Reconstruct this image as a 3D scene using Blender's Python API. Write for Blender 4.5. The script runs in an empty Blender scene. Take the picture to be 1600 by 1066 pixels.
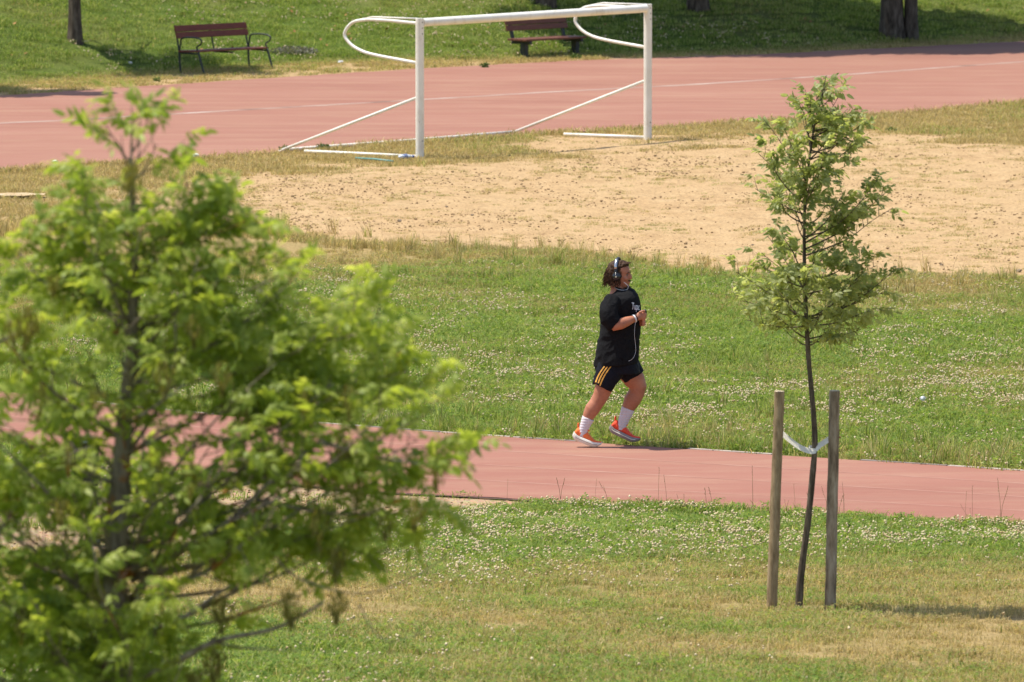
import bpy, bmesh, math, random
import numpy as np
from mathutils import Vector, Matrix, noise as mnoise
from mathutils.bvhtree import BVHTree
R = math.radians
random.seed(7)
rs = np.random.RandomState(7)
scene = bpy.context.scene
COL = scene.collection

# ------------------------------------------------------------------ camera, sky, sun, exposure
FPX = 12000.0
CAM_H = 7.56
PITCH = math.atan(1128 / FPX)
FOCUS = 70.2
cd = bpy.data.cameras.new('camera')
cd.sensor_width = 36
cd.lens = FPX * 36 / 1600
cd.clip_start = 0.5
cd.clip_end = 3000
cd.dof.use_dof = True
cd.dof.focus_distance = FOCUS
cd.dof.aperture_fstop = 8.0
cam = bpy.data.objects.new('camera', cd)
COL.objects.link(cam)
cam.location = (0, 0, CAM_H)
cam.rotation_euler = (R(90) - PITCH, 0, 0)
scene.camera = cam

SUN_C = (0.38, -0.05)            # where the shadow of a 1 m stick ends, x and y
sun_el = math.atan(1 / math.hypot(*SUN_C))
sd = Vector((-SUN_C[0], -SUN_C[1], 1)).normalized()   # towards the sun
w = bpy.data.worlds.new('World')
scene.world = w
w.use_nodes = True
nt = w.node_tree
sky = nt.nodes.new('ShaderNodeTexSky')
sky.sky_type = 'NISHITA'
sky.sun_disc = False
sky.sun_elevation = sun_el
sky.sun_rotation = math.atan2(sd.x, sd.y)
sky.air_density = 1.0
sky.dust_density = 1.5
nt.links.new(sky.outputs[0], nt.nodes['Background'].inputs[0])
nt.nodes['Background'].inputs[1].default_value = 0.14
sl = bpy.data.lights.new('sun', 'SUN')
sl.energy = 4.7
sl.angle = R(0.53)
sl.color = (1.0, 0.945, 0.84)
so = bpy.data.objects.new('sun', sl)
COL.objects.link(so)
so.rotation_euler = (-sd).to_track_quat('-Z', 'Y').to_euler()
so.location = (0, 60, 40)
scene.view_settings.view_transform = 'Standard'
scene.view_settings.look = 'None'
scene.view_settings.gamma = 1
scene.view_settings.exposure = 0.48
scene.cycles.max_bounces = 12
scene.cycles.diffuse_bounces = 8
scene.cycles.transmission_bounces = 10
scene.cycles.transparent_max_bounces = 6

# ------------------------------------------------------------------ from a pixel of the photograph to a point of the place
CT, ST = math.cos(PITCH), math.sin(PITCH)

def ray(px, py):
    a = (px - 800) / FPX
    b = (533 - py) / FPX
    return Vector((a, CT + b * ST, -ST + b * CT))

def flat(px, py, z=0.0):
    d = ray(px, py)
    t = (CAM_H - z) / -d.z
    return Vector((d.x * t, d.y * t, z))

def P(px, py, y):
    """point seen at the pixel, at world distance y"""
    d = ray(px, py)
    t = y / d.y
    return Vector((d.x * t, y, CAM_H + d.z * t))

class Line:
    hit = staticmethod(lambda px, py: flat(px, py))
    """a boundary y(x) on the ground through pixels of the photograph, extended straight beyond them"""
    def __init__(self, pts):
        q = sorted([(Line.hit(*p).x, Line.hit(*p).y) for p in pts])
        xs = [a for a, _ in q]
        ys = [b for _, b in q]
        s0 = (ys[1] - ys[0]) / (xs[1] - xs[0])
        s1 = (ys[-1] - ys[-2]) / (xs[-1] - xs[-2])
        s0 = max(-1.6, min(1.6, s0)); s1 = max(-1.6, min(1.6, s1))
        self.xs = np.array([xs[0] - 60] + xs + [xs[-1] + 60])
        self.ys = np.array([ys[0] - 60 * s0] + ys + [ys[-1] + 60 * s1])

    def __call__(self, x):
        return np.interp(x, self.xs, self.ys)

B_HILL = Line([(0, 133), (200, 117), (420, 104), (600, 98), (760, 97), (900, 89), (1200, 80), (1400, 70), (1600, 61)])
B_FT = Line([(0, 150), (300, 130), (650, 108), (900, 95), (1200, 85), (1600, 65)])
B_FB = Line([(0, 267), (300, 247), (440, 238), (650, 222), (820, 211), (1000, 201), (1180, 190), (1400, 177), (1600, 160)])
B_SANDT = Line([(0, 312), (300, 290), (400, 276), (660, 254), (850, 228), (1100, 218), (1350, 214), (1600, 222)])
B_GREEN = Line([(0, 350), (380, 358), (560, 370), (700, 382), (850, 396), (1000, 412), (1150, 420), (1300, 428), (1600, 436)])
B_NT = Line([(-150, 594), (45, 617), (200, 636), (400, 655), (600, 670), (750, 681), (1200, 711), (1600, 737)])
B_NB = Line([(-150, 655), (0, 690), (160, 722), (300, 740), (560, 768), (730, 776), (900, 786), (1200, 800), (1600, 822)])
EDG_PX = ([(-150, 812), (0, 797), (110, 785), (300, 762), (400, 750)])
GRV_PX = ([(-150, 864), (0, 862), (150, 860), (300, 850), (480, 832), (640, 812), (760, 796), (850, 784)])

HILL_S = 0.2
BANK_S = 0.05

def hz(x, y):
    d = np.asarray(y) - B_HILL(x)
    d = np.clip(d, 0, 34)
    e = np.clip(B_NB(x) - 0.5 - np.asarray(y), 0, 60)      # gentle bank that rises towards the camera
    return HILL_S * np.where(d < 1, d * d / 2, d - 0.5) + BANK_S * np.where(e < 1, e * e / 2, e - 0.5)

def G(px, py):
    """ground point (hill included) under a pixel"""
    d = ray(px, py)
    lo = flat(px, py)
    t1 = lo.y / d.y if d.z < 0 else 200
    a, b = t1 * 0.7, t1 * 1.02
    for _ in range(50):
        m = (a + b) / 2
        q = Vector((d.x * m, d.y * m, CAM_H + d.z * m))
        if q.z > float(hz(q.x, q.y)):
            a = m
        else:
            b = m
    return Vector((d.x * a, d.y * a, CAM_H + d.z * a))

Line.hit = staticmethod(G)
B_EDG = Line(EDG_PX)
B_GRV = Line(GRV_PX)

def uv(x, y):
    """pixel of a flat ground point (arrays)"""
    h = CAM_H - hz(x, y)
    zc = y * CT + h * ST
    yc = y * ST - h * CT
    return 800 + FPX * x / zc, 533 - FPX * yc / zc

_L = np.random.RandomState(99).rand(256, 256)

def vn(x, y, s, seed=0):
    x = np.asarray(x, float) / s + seed * 17.31 + 500
    y = np.asarray(y, float) / s + seed * 9.77 + 500
    xi = np.floor(x).astype(int); yi = np.floor(y).astype(int)
    fx = x - xi; fy = y - yi
    fx = fx * fx * (3 - 2 * fx); fy = fy * fy * (3 - 2 * fy)
    g = lambda i, j: _L[(xi + i) % 256, (yi + j) % 256]
    return (g(0, 0) * (1 - fx) + g(1, 0) * fx) * (1 - fy) + (g(0, 1) * (1 - fx) + g(1, 1) * fx) * fy

def fbm(x, y, s, seed=0, n=4):
    v = 0; a = 0.5; t = 0
    for i in range(n):
        v = v + a * vn(x, y, s / 2 ** i, seed + i * 3)
        t += a; a *= 0.5
    return v / t

def sstep(a, b, v):
    t = np.clip((v - a) / (b - a), 0, 1)
    return t * t * (3 - 2 * t)

# ------------------------------------------------------------------ zones of the ground: green (0..1), sand (0..1), dryness of the grass (0..1)
def zones(x, y):
    u, v = uv(x, y)
    wob = (fbm(x, y, 2.2, 5) - 0.5)
    ygreen = B_GREEN(x) + wob * 3.0
    # hill
    hill = sstep(-0.4, 0.5, y - B_HILL(x) + wob * 1.6)
    # field between the tracks
    midgreen = sstep(-0.6, 0.5, ygreen - y)
    midgreen = np.where(y < B_FB(x), midgreen, 0)
    fore = y < B_NB(x)
    green = np.where(fore, 1.0, midgreen)
    green = np.maximum(green, hill)
    # gravel bed by the near track, left
    grav = (y > B_GRV(x) + wob * 0.9) & (y < B_EDG(x)) & (x < flat(850, 784).x) & (y < B_NB(x))
    green = np.where(grav, 0.0, green)
    # sand
    s = sstep(-3.0, 2.6, B_SANDT(x) + wob * 10 + (fbm(x, y, 0.7, 6) - 0.5) * 4 - y) * (1 - midgreen)
    s = np.where((y < B_FB(x)) & (y > B_NT(x)), s, 0)
    left = sstep(330, 40, u)
    s = s * (1 - 0.62 * left)
    fstrip = (y > B_FT(x)) & (hill < 0.5)
    s = np.where(fstrip, 0.55 + 0.3 * wob, s)
    s = np.where(grav, 1.0, s)
    # dryness
    n1 = fbm(x, y, 2.6, 11)
    n2 = fbm(x, y, 0.9, 21)
    dry = np.full_like(x, 0.0)
    foredry = np.interp(v, [780, 850, 880, 930, 960, 1000, 1040, 1090, 1300], [0.06, 0.12, 0.38, 0.66, 0.72, 0.66, 0.42, 0.30, 0.35])
    foredry = foredry + (n1 - 0.5) * 1.5 + (n2 - 0.5) * 0.7
    foredry = foredry + 0.25 * sstep(1250, 1600, u) * sstep(940, 1000, v)
    foredry = foredry - 0.55 * sstep(700, 350, u) * sstep(930, 1000, v) + 0.3 * sstep(820, 560, u) * sstep(960, 880, v) * sstep(810, 860, v)
    middry = np.interp(v, [350, 400, 430, 480, 560, 640, 670, 740], [0.85, 0.60, 0.34, 0.26, 0.22, 0.14, 0.18, 0.05]) + (n1 - 0.5) * 1.1 + (n2 - 0.5) * 0.6
    middry = middry + 0.3 * sstep(1000, 500, u) * sstep(480, 400, v)
    dry = np.where(fore, foredry, middry)
    dry = np.where((y > ygreen + 0.2) & (y < B_FT(x)), 0.92 + (n2 - 0.5) * 0.5, dry)
    dry = np.where(y > B_FT(x) - 0.2, 0.02 + (n1 - 0.5) * 0.8 + 0.8 * sstep(1.2, 0.0, y - B_HILL(x)), dry)
    return green, np.clip(s, 0, 1), np.clip(dry, 0, 1), grav, hill

# ------------------------------------------------------------------ small helpers
def tag(o, label=None, cat=None, group=None, kind=None):
    if label: o['label'] = label
    if cat: o['category'] = cat
    if group: o['group'] = group
    if kind: o['kind'] = kind
    return o

def empty(name, loc=(0, 0, 0), rz=0.0):
    o = bpy.data.objects.new(name, None)
    COL.objects.link(o)
    o.location = loc
    o.rotation_euler = (0, 0, rz)
    o.empty_display_size = 0.1
    return o

def link(name, me, mat=None, parent=None):
    o = bpy.data.objects.new(name, me)
    COL.objects.link(o)
    if mat and not me.materials: me.materials.append(mat)
    if parent: o.parent = parent
    return o

class MB:
    """collects shapes, links them as one mesh object"""
    def __init__(self):
        self.v = []; self.f = []
    def add(self, v, f):
        n = len(self.v)
        self.v += [tuple(p) for p in v]
        self.f += [tuple(i + n for i in q) for q in f]
        return self
    def box(self, c, s, rot=None, bev=0.0):
        m = Matrix.Translation(Vector(c)) @ (rot.to_4x4() if rot is not None else Matrix.Identity(4))
        hx, hy, hz_ = s[0] / 2, s[1] / 2, s[2] / 2
        if bev <= 0:
            v = [m @ Vector((x, y, z)) for x in (-hx, hx) for y in (-hy, hy) for z in (-hz_, hz_)]
            return self.add(v, [(0, 1, 3, 2), (4, 6, 7, 5), (0, 4, 5, 1), (2, 3, 7, 6), (0, 2, 6, 4), (1, 5, 7, 3)])
        bm = bmesh.new()
        bmesh.ops.create_cube(bm, size=1)
        for q in bm.verts: q.co = Vector((q.co.x * s[0], q.co.y * s[1], q.co.z * s[2]))
        bmesh.ops.bevel(bm, geom=list(bm.edges), offset=bev, segments=2, affect='EDGES', profile=0.6)
        bm.verts.index_update()
        self.add([m @ q.co for q in bm.verts], [[q.index for q in f.verts] for f in bm.faces])
        bm.free()
        return self
    def tube(self, pts, rad, n=8, cap=True, flat_=None):
        pts = [Vector(p) for p in pts]
        if not hasattr(rad, '__len__'): rad = [rad] * len(pts)
        v = []; f = []
        e = None
        for i, p in enumerate(pts):
            t = (pts[min(i + 1, len(pts) - 1)] - pts[max(i - 1, 0)])
            if t.length < 1e-9: t = Vector((0, 0, 1))
            t.normalize()
            if e is None:
                e = t.cross(Vector((0, 1, 0)))
                if e.length < 0.2: e = t.cross(Vector((1, 0, 0)))
            e = (e - t * e.dot(t)).normalized()
            g = t.cross(e)
            for k in range(n):
                a = 2 * math.pi * k / n
                ry = rad[i] * (flat_ if flat_ else 1)
                v.append(p + e * (rad[i] * math.cos(a)) + g * (ry * math.sin(a)))
        for i in range(len(pts) - 1):
            for k in range(n):
                a = i * n + k; b = i * n + (k + 1) % n
                f.append((a, b, b + n, a + n))
        if cap:
            f.append(tuple(reversed(range(n))))
            f.append(tuple(range((len(pts) - 1) * n, len(pts) * n)))
        return self.add(v, f)
    def build(self, name, mat, parent=None, smooth=False, auto=None):
        me = bpy.data.meshes.new(name)
        me.from_pydata(self.v, [], self.f)
        me.update()
        bm = bmesh.new(); bm.from_mesh(me)
        bmesh.ops.recalc_face_normals(bm, faces=bm.faces)
        bm.to_mesh(me); bm.free()
        if smooth or auto: me.polygons.foreach_set('use_smooth', [True] * len(me.polygons))
        if auto:
            me.set_sharp_from_angle(angle=R(auto))
        return link(name, me, mat, parent)

def smooth_path(pts, n=6):
    """Catmull-Rom through points"""
    pts = [Vector(p) for p in pts]
    q = [pts[0] * 2 - pts[1]] + pts + [pts[-1] * 2 - pts[-2]]
    out = []
    for i in range(1, len(q) - 2):
        a, b, c, d = q[i - 1], q[i], q[i + 1], q[i + 2]
        for k in range(n):
            t = k / n
            out.append(0.5 * ((2 * b) + (c - a) * t + (2 * a - 5 * b + 4 * c - d) * t * t + (3 * b - a - 3 * c + d) * t ** 3))
    out.append(pts[-1])
    return out

# ------------------------------------------------------------------ materials
def newmat(name, rough=0.8, spec=0.3):
    m = bpy.data.materials.new(name)
    m.use_nodes = True
    b = m.node_tree.nodes['Principled BSDF']
    b.inputs['Roughness'].default_value = rough
    b.inputs['Specular IOR Level'].default_value = spec
    return m, m.node_tree, b

def nd(nt, t, **k):
    n = nt.nodes.new(t)
    for a, b in k.items():
        if a in n.inputs: n.inputs[a].default_value = b
        else: setattr(n, a, b)
    return n

def coord(nt, world=False):
    if world: return nt.nodes.new('ShaderNodeNewGeometry').outputs['Position']
    return nt.nodes.new('ShaderNodeTexCoord').outputs['Object']

def noise(nt, vec, scale, detail=4, rough=0.55, stretch=None):
    if stretch:
        mp = nd(nt, 'ShaderNodeMapping'); mp.inputs['Scale'].default_value = stretch
        nt.links.new(vec, mp.inputs[0]); vec = mp.outputs[0]
    n = nd(nt, 'ShaderNodeTexNoise', Scale=scale, Detail=detail, Roughness=rough)
    nt.links.new(vec, n.inputs['Vector'])
    return n.outputs['Fac']

def ramp(nt, fac, stops):
    r = nt.nodes.new('ShaderNodeValToRGB')
    e = r.color_ramp.elements
    e[0].position, e[1].position = stops[0][0], stops[-1][0]
    c4 = lambda c: (c[0], c[1], c[2], 1) if hasattr(c, '__len__') else (c, c, c, 1)
    e[0].color, e[1].color = c4(stops[0][1]), c4(stops[-1][1])
    for p, c in stops[1:-1]:
        x = e.new(p); x.color = c4(c)
    nt.links.new(fac, r.inputs[0])
    return r.outputs[0]

def mix(nt, fac, a, b, mode='MIX'):
    m = nt.nodes.new('ShaderNodeMix'); m.data_type = 'RGBA'; m.blend_type = mode
    for s, v in ((m.inputs[0], fac), (m.inputs[6], a), (m.inputs[7], b)):
        if hasattr(v, 'is_output'): nt.links.new(v, s)
        elif hasattr(v, '__len__'): s.default_value = (v[0], v[1], v[2], 1)
        else: s.default_value = v if s.type == 'VALUE' else (v, v, v, 1)
    return m.outputs[2]

def math_(nt, op, a, b=0.0, clamp=False):
    m = nt.nodes.new('ShaderNodeMath'); m.operation = op; m.use_clamp = clamp
    for s, v in ((m.inputs[0], a), (m.inputs[1], b)):
        if hasattr(v, 'is_output'): nt.links.new(v, s)
        else: s.default_value = v
    return m.outputs[0]

def bump(nt, b, h, strength=0.3, dist=0.01):
    n = nd(nt, 'ShaderNodeBump', Strength=strength, Distance=dist)
    nt.links.new(h, n.inputs['Height'])
    nt.links.new(n.outputs[0], b.inputs['Normal'])

def attr(nt, name, typ='GEOMETRY'):
    a = nt.nodes.new('ShaderNodeAttribute'); a.attribute_name = name; a.attribute_type = typ
    return a.outputs['Fac']

def simple(name, c1, c2, scale=20, rough=0.6, spec=0.3, stretch=None, bmp=0.0, metal=0.0, world=False, detail=5):
    m, nt, b = newmat(name, rough, spec)
    f = noise(nt, coord(nt, world), scale, detail, 0.6, stretch)
    col = ramp(nt, f, [(0.3, c1), (0.7, c2)])
    nt.links.new(col, b.inputs['Base Color'])
    b.inputs['Metallic'].default_value = metal
    if bmp: bump(nt, b, f, bmp, 0.01)
    return m

def leafmat(name, cols, trans=0.35, rough=0.5, spec=0.35, scale=None):
    """leaf: diffuse + translucent; colour varies by the random number of its piece"""
    m, nt, b = newmat(name, rough, spec)
    f = attr(nt, 'rnd')
    n2 = noise(nt, coord(nt, True), scale or 2.2, 3)
    f2 = math_(nt, 'ADD', math_(nt, 'MULTIPLY', f, 0.62), math_(nt, 'MULTIPLY', n2, 0.38))
    st = [(0.12 + 0.72 * i / (len(cols) - 1), c) for i, c in enumerate(cols)]
    col = ramp(nt, f2, st)
    nt.links.new(col, b.inputs['Base Color'])
    tr = nt.nodes.new('ShaderNodeBsdfTranslucent')
    tc = mix(nt, 1.0, col, (1.6, 1.55, 0.8), 'MULTIPLY')
    nt.links.new(tc, tr.inputs[0])
    ms = nt.nodes.new('ShaderNodeMixShader'); ms.inputs[0].default_value = trans
    nt.links.new(b.outputs[0], ms.inputs[1]); nt.links.new(tr.outputs[0], ms.inputs[2])
    nt.links.new(ms.outputs[0], nt.nodes['Material Output'].inputs[0])
    return m

M = {}
M['white_metal'] = simple('white painted steel', (0.74, 0.71, 0.62), (0.82, 0.80, 0.73), 5, 0.45, 0.4, bmp=0.05)
_m = M['white_metal']; _nt = _m.node_tree; _b = _nt.nodes['Principled BSDF']
_old = _b.inputs['Base Color'].links[0].from_socket
_f = noise(_nt, coord(_nt, True), 7, 6, 0.7, (1, 1, 0.5)); _g = noise(_nt, coord(_nt, True), 28, 5, 0.7)
_c = mix(_nt, ramp(_nt, _f, [(0.52, 0.0), (0.75, 0.55)]), _old, (0.50, 0.42, 0.29))
_c = mix(_nt, ramp(_nt, _g, [(0.66, 0.0), (0.70, 0.9)]), _c, (0.20, 0.10, 0.05))
_nt.links.new(_c, _b.inputs['Base Color'])
M['iron'] = simple('dark painted iron', (0.018, 0.022, 0.02), (0.035, 0.04, 0.036), 14, 0.5, 0.4)
M['bench_wood'] = simple('red brown bench wood', (0.11, 0.028, 0.016), (0.21, 0.06, 0.035), 9, 0.55, 0.35, (1, 10, 10), 0.2)
M['bench_wood2'] = simple('faded red bench wood', (0.10, 0.036, 0.022), (0.19, 0.075, 0.045), 9, 0.55, 0.35, (1, 10, 10), 0.2)
M['black_plastic'] = simple('black plastic', (0.012, 0.013, 0.015), (0.022, 0.022, 0.026), 9, 0.4, 0.4)
M['kerb'] = simple('worn pale kerb', (0.26, 0.19, 0.16), (0.52, 0.44, 0.38), 5, 0.7, 0.2, world=True)
M['kerb_dark'] = simple('worn grey kerb', (0.13, 0.10, 0.09), (0.30, 0.25, 0.22), 3.5, 0.7, 0.2, world=True)
M['board'] = simple('grey timber edging', (0.16, 0.11, 0.075), (0.36, 0.27, 0.19), 8, 0.8, 0.15, (1, 1, 8), 0.3, world=True)
M['concrete'] = simple('concrete', (0.25, 0.22, 0.18), (0.40, 0.35, 0.28), 16, 0.9, 0.2, bmp=0.2)
M['cloth_tape'] = simple('pale webbing', (0.70, 0.64, 0.52), (0.82, 0.77, 0.66), 40, 0.8, 0.1, (1, 1, 30), 0.3)
M['litter_white'] = simple('white plastic litter', (0.55, 0.56, 0.58), (0.8, 0.8, 0.8), 30, 0.4, 0.4)
M['teal'] = simple('teal plastic rod', (0.08, 0.24, 0.22), (0.18, 0.36, 0.32), 30, 0.4, 0.4)
M['bottle'] = simple('crumpled clear blue plastic', (0.25, 0.32, 0.45), (0.7, 0.74, 0.8), 60, 0.2, 0.6)
M['stone'] = simple('grey stone', (0.14, 0.11, 0.08), (0.28, 0.22, 0.16), 30, 0.9, 0.2, bmp=0.3)
M['chalk'] = simple('faded chalk line', (0.36, 0.25, 0.13), (0.52, 0.43, 0.29), 2.5, 0.95, 0.1, world=True)
M['dead_leaf'] = simple('fallen leaf', (0.20, 0.09, 0.035), (0.40, 0.20, 0.08), 3, 0.8, 0.2, world=True)

def m_bark(name, c1, c2, c3, sc=30, lichen=None):
    m, nt, b = newmat(name, 0.9, 0.15)
    co = coord(nt, True)
    f = noise(nt, co, sc, 6, 0.65, (1, 1, 0.22))
    col = ramp(nt, f, [(0.32, c1), (0.52, c2), (0.72, c3)])
    if lichen:
        g = noise(nt, co, 5.0, 5, 0.6)
        col = mix(nt, ramp(nt, g, [(0.58, 0.0), (0.66, 1.0)]), col, lichen)
    nt.links.new(col, b.inputs['Base Color'])
    bump(nt, b, f, 0.6, 0.012)
    return m
M['bark'] = m_bark('grey brown ash bark', (0.045, 0.033, 0.023), (0.11, 0.085, 0.06), (0.20, 0.165, 0.125), 40)
M['bark_front'] = m_bark('bark with orange lichen', (0.10, 0.075, 0.055), (0.25, 0.195, 0.15), (0.44, 0.38, 0.32), 30, (0.34, 0.13, 0.03))
M['bark_big'] = m_bark('furrowed trunk bark', (0.03, 0.022, 0.016), (0.10, 0.078, 0.058), (0.19, 0.155, 0.12), 14)
M['stake'] = m_bark('weathered round pine stake', (0.16, 0.11, 0.06), (0.31, 0.225, 0.13), (0.46, 0.35, 0.22), 26)
M['stake2'] = m_bark('greyed pine stake', (0.09, 0.065, 0.045), (0.27, 0.21, 0.145), (0.44, 0.37, 0.28), 22)
M['endgrain'] = simple('sawn stake end', (0.45, 0.36, 0.24), (0.62, 0.52, 0.38), 50, 0.9)

M['leaf_front'] = leafmat('ash leaf of the near tree', [(0.15, 0.22, 0.035), (0.24, 0.31, 0.05), (0.33, 0.39, 0.07), (0.46, 0.49, 0.14)], 0.55)
M['leaf_young'] = leafmat('ash leaf of the staked tree', [(0.12, 0.16, 0.045), (0.21, 0.25, 0.08), (0.32, 0.355, 0.14), (0.46, 0.49, 0.28)], 0.55)
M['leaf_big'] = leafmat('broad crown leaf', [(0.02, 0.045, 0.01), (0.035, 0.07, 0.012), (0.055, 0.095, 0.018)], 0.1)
M['samara'] = leafmat('ash seed keys', [(0.12, 0.115, 0.02), (0.19, 0.17, 0.032), (0.28, 0.235, 0.06)], 0.3)

# grass: green to straw by the dryness carried by each instance
def m_grass(name, greens, straws, trans=0.48):
    m, nt, b = newmat(name, 0.6, 0.15)
    rnd = attr(nt, 'rnd')
    inst = attr(nt, 'dry', 'INSTANCER')
    pos = coord(nt, True)
    n2 = noise(nt, pos, 1.3, 4, 0.6)
    fr = math_(nt, 'ADD', math_(nt, 'MULTIPLY', rnd, 0.6), math_(nt, 'MULTIPLY', n2, 0.4))
    g = ramp(nt, fr, [(0.15 + 0.6 * i / (len(greens) - 1), c) for i, c in enumerate(greens)])
    s = ramp(nt, fr, [(0.15 + 0.6 * i / (len(straws) - 1), c) for i, c in enumerate(straws)])
    # a blade is dry when its own number falls under the dryness of its spot
    rnd2 = attr(nt, 'rnd2')
    k = math_(nt, 'ADD', math_(nt, 'MULTIPLY', math_(nt, 'SUBTRACT', inst, rnd2), 3.0), 0.5, True)
    col = mix(nt, k, g, s)
    nt.links.new(col, b.inputs['Base Color'])
    tr = nt.nodes.new('ShaderNodeBsdfTranslucent')
    nt.links.new(mix(nt, 1.0, col, (1.55, 1.45, 0.95), 'MULTIPLY'), tr.inputs[0])
    ms = nt.nodes.new('ShaderNodeMixShader'); ms.inputs[0].default_value = trans
    nt.links.new(b.outputs[0], ms.inputs[1]); nt.links.new(tr.outputs[0], ms.inputs[2])
    nt.links.new(ms.outputs[0], nt.nodes['Material Output'].inputs[0])
    return m
GREENS = [(0.07, 0.13, 0.02), (0.15, 0.235, 0.036), (0.26, 0.33, 0.07), (0.42, 0.46, 0.18)]
STRAWS = [(0.19, 0.15, 0.065), (0.33, 0.26, 0.12), (0.45, 0.36, 0.18), (0.58, 0.48, 0.28)]
M['grass'] = m_grass('lawn blade', GREENS, STRAWS)
M['clover'] = simple('white clover head', (0.40, 0.26, 0.12), (0.72, 0.64, 0.42), 14, 0.8, 0.1, world=True)
M['stalk'] = simple('dry grass stalk', (0.12, 0.08, 0.04), (0.3, 0.22, 0.1), 9, 0.8, 0.1, world=True)

# ground
m, nt, b = newmat('ground of soil, sand and thatch', 0.95, 0.1)
co = coord(nt, True)
aG, aS, aD, aV = attr(nt, 'green'), attr(nt, 'sand'), attr(nt, 'dryness'), attr(nt, 'gravel')
nf = noise(nt, co, 26, 6, 0.7, (1, 0.55, 1))
nm = noise(nt, co, 3.2, 6, 0.65, (1, 0.5, 1))
nl = noise(nt, co, 0.55, 4, 0.6, (1, 0.45, 1))
sandc = ramp(nt, nm, [(0.28, (0.31, 0.20, 0.10)), (0.5, (0.41, 0.275, 0.142)), (0.75, (0.46, 0.325, 0.18))])
sandc = mix(nt, ramp(nt, nl, [(0.38, 0.0), (0.66, 0.55)]), sandc, (0.43, 0.30, 0.16))
grit = ramp(nt, nf, [(0.33, 0.5), (0.47, 0.92), (0.68, 1.16)])
sandc = mix(nt, 1.0, sandc, grit, 'MULTIPLY')
dryc = ramp(nt, nf, [(0.3, (0.17, 0.12, 0.05)), (0.5, (0.29, 0.21, 0.09)), (0.7, (0.38, 0.28, 0.135))])
greenc = ramp(nt, nf, [(0.3, (0.04, 0.065, 0.012)), (0.55, (0.085, 0.125, 0.02)), (0.75, (0.16, 0.18, 0.05))])
grassc = mix(nt, aD, greenc, dryc)
sf = math_(nt, 'ADD', math_(nt, 'MULTIPLY', math_(nt, 'SUBTRACT', math_(nt, 'ADD', aS, math_(nt, 'MULTIPLY', math_(nt, 'SUBTRACT', nm, 0.5), 1.3)), 0.5), 3.2), 0.5, True)
c1 = mix(nt, sf, dryc, sandc)
gf = math_(nt, 'ADD', math_(nt, 'MULTIPLY', math_(nt, 'SUBTRACT', math_(nt, 'ADD', aG, math_(nt, 'MULTIPLY', math_(nt, 'SUBTRACT', nm, 0.5), 0.8)), 0.5), 4.0), 0.5, True)
c2 = mix(nt, gf, c1, grassc)
vor = nd(nt, 'ShaderNodeTexVoronoi', Scale=36.0); nt.links.new(co, vor.inputs['Vector'])
gravc = mix(nt, 0.65, (0.42, 0.29, 0.17), vor.outputs['Color'], 'MULTIPLY')
gravc = mix(nt, 0.5, gravc, (0.42, 0.295, 0.18))
c3 = mix(nt, aV, c2, gravc)
nt.links.new(c3, b.inputs['Base Color'])
bump(nt, b, nf, 0.5, 0.03)
M['ground'] = m

# running track
def m_track(name, ca, cb, cc):
    m, nt, b = newmat(name, 0.85, 0.2)
    co = coord(nt, True)
    a = noise(nt, co, 0.5, 5, 0.6, (0.25, 1, 1))
    c = noise(nt, co, 2.0, 5, 0.65, (0.3, 1, 1))
    d = noise(nt, co, 160, 2, 0.6)
    col = ramp(nt, a, [(0.32, ca), (0.5, cb), (0.7, cc)])
    col = mix(nt, ramp(nt, c, [(0.46, 0.0), (0.70, 0.62)]), col, (0.335, 0.195, 0.13))
    col = mix(nt, 1.0, col, ramp(nt, d, [(0.3, 0.80), (0.7, 1.12)]), 'MULTIPLY')
    e = noise(nt, co, 0.9, 3, 0.5, (0.12, 2.2, 1))
    col = mix(nt, ramp(nt, e, [(0.56, 0.0), (0.70, 0.45)]), col, (0.26, 0.125, 0.09))
    nt.links.new(col, b.inputs['Base Color'])
    bump(nt, b, d, 0.25, 0.004)
    return m
M['track_near'] = m_track('worn red track', (0.255, 0.108, 0.078), (0.285, 0.126, 0.09), (0.315, 0.150, 0.108))
M['track_far'] = m_track('bleached red track', (0.262, 0.118, 0.085), (0.29, 0.137, 0.098), (0.32, 0.163, 0.118))

# worn lane paint: shows pale where it is left, the track's red where it is gone
m, nt, b = newmat('worn lane paint', 0.8, 0.2)
f = noise(nt, coord(nt, True), 1.4, 5, 0.7, (0.5, 2, 1))
nt.links.new(mix(nt, ramp(nt, f, [(0.42, 0.0), (0.66, 0.8)]), (0.295, 0.135, 0.097), (0.37, 0.215, 0.16)), b.inputs['Base Color'])
M['lane'] = m

# ------------------------------------------------------------------ the ground sheet (flat field, hill behind)
def axis(lo, hi, a, b, step, growth=1.35):
    c = list(np.arange(a, b + 1e-6, step))
    s = step; x = b
    while x < hi: s *= growth; x += s; c.append(min(x, hi))
    s = step; x = a
    while x > lo: s *= growth; x -= s; c.insert(0, max(x, lo))
    return np.array(c)
gx = axis(-900, 900, -13, 13, 0.11)
gy = axis(-300, 2200, 43.5, 140, 0.19)
X, Y = np.meshgrid(gx, gy)
Z = hz(X, Y)
u_, v_ = None, None
green, sand, dryv, grav, hillv = zones(X.ravel(), Y.ravel())
near_tr = (Y.ravel() < B_NT(X.ravel()) + 0.25) & (Y.ravel() > B_NB(X.ravel()) - 0.25)
far_tr = (Y.ravel() < B_FT(X.ravel()) + 0.3) & (Y.ravel() > B_FB(X.ravel()) - 0.3)
rough = (fbm(X.ravel(), Y.ravel(), 0.45, 31, 3) - 0.5) * 0.035 + (fbm(X.ravel(), Y.ravel(), 3.0, 33, 2) - 0.5) * 0.05
Z = Z.ravel() + np.where(near_tr | far_tr, -0.01, rough - 0.012)
ny, nx = X.shape
me = bpy.data.meshes.new('ground')
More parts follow.
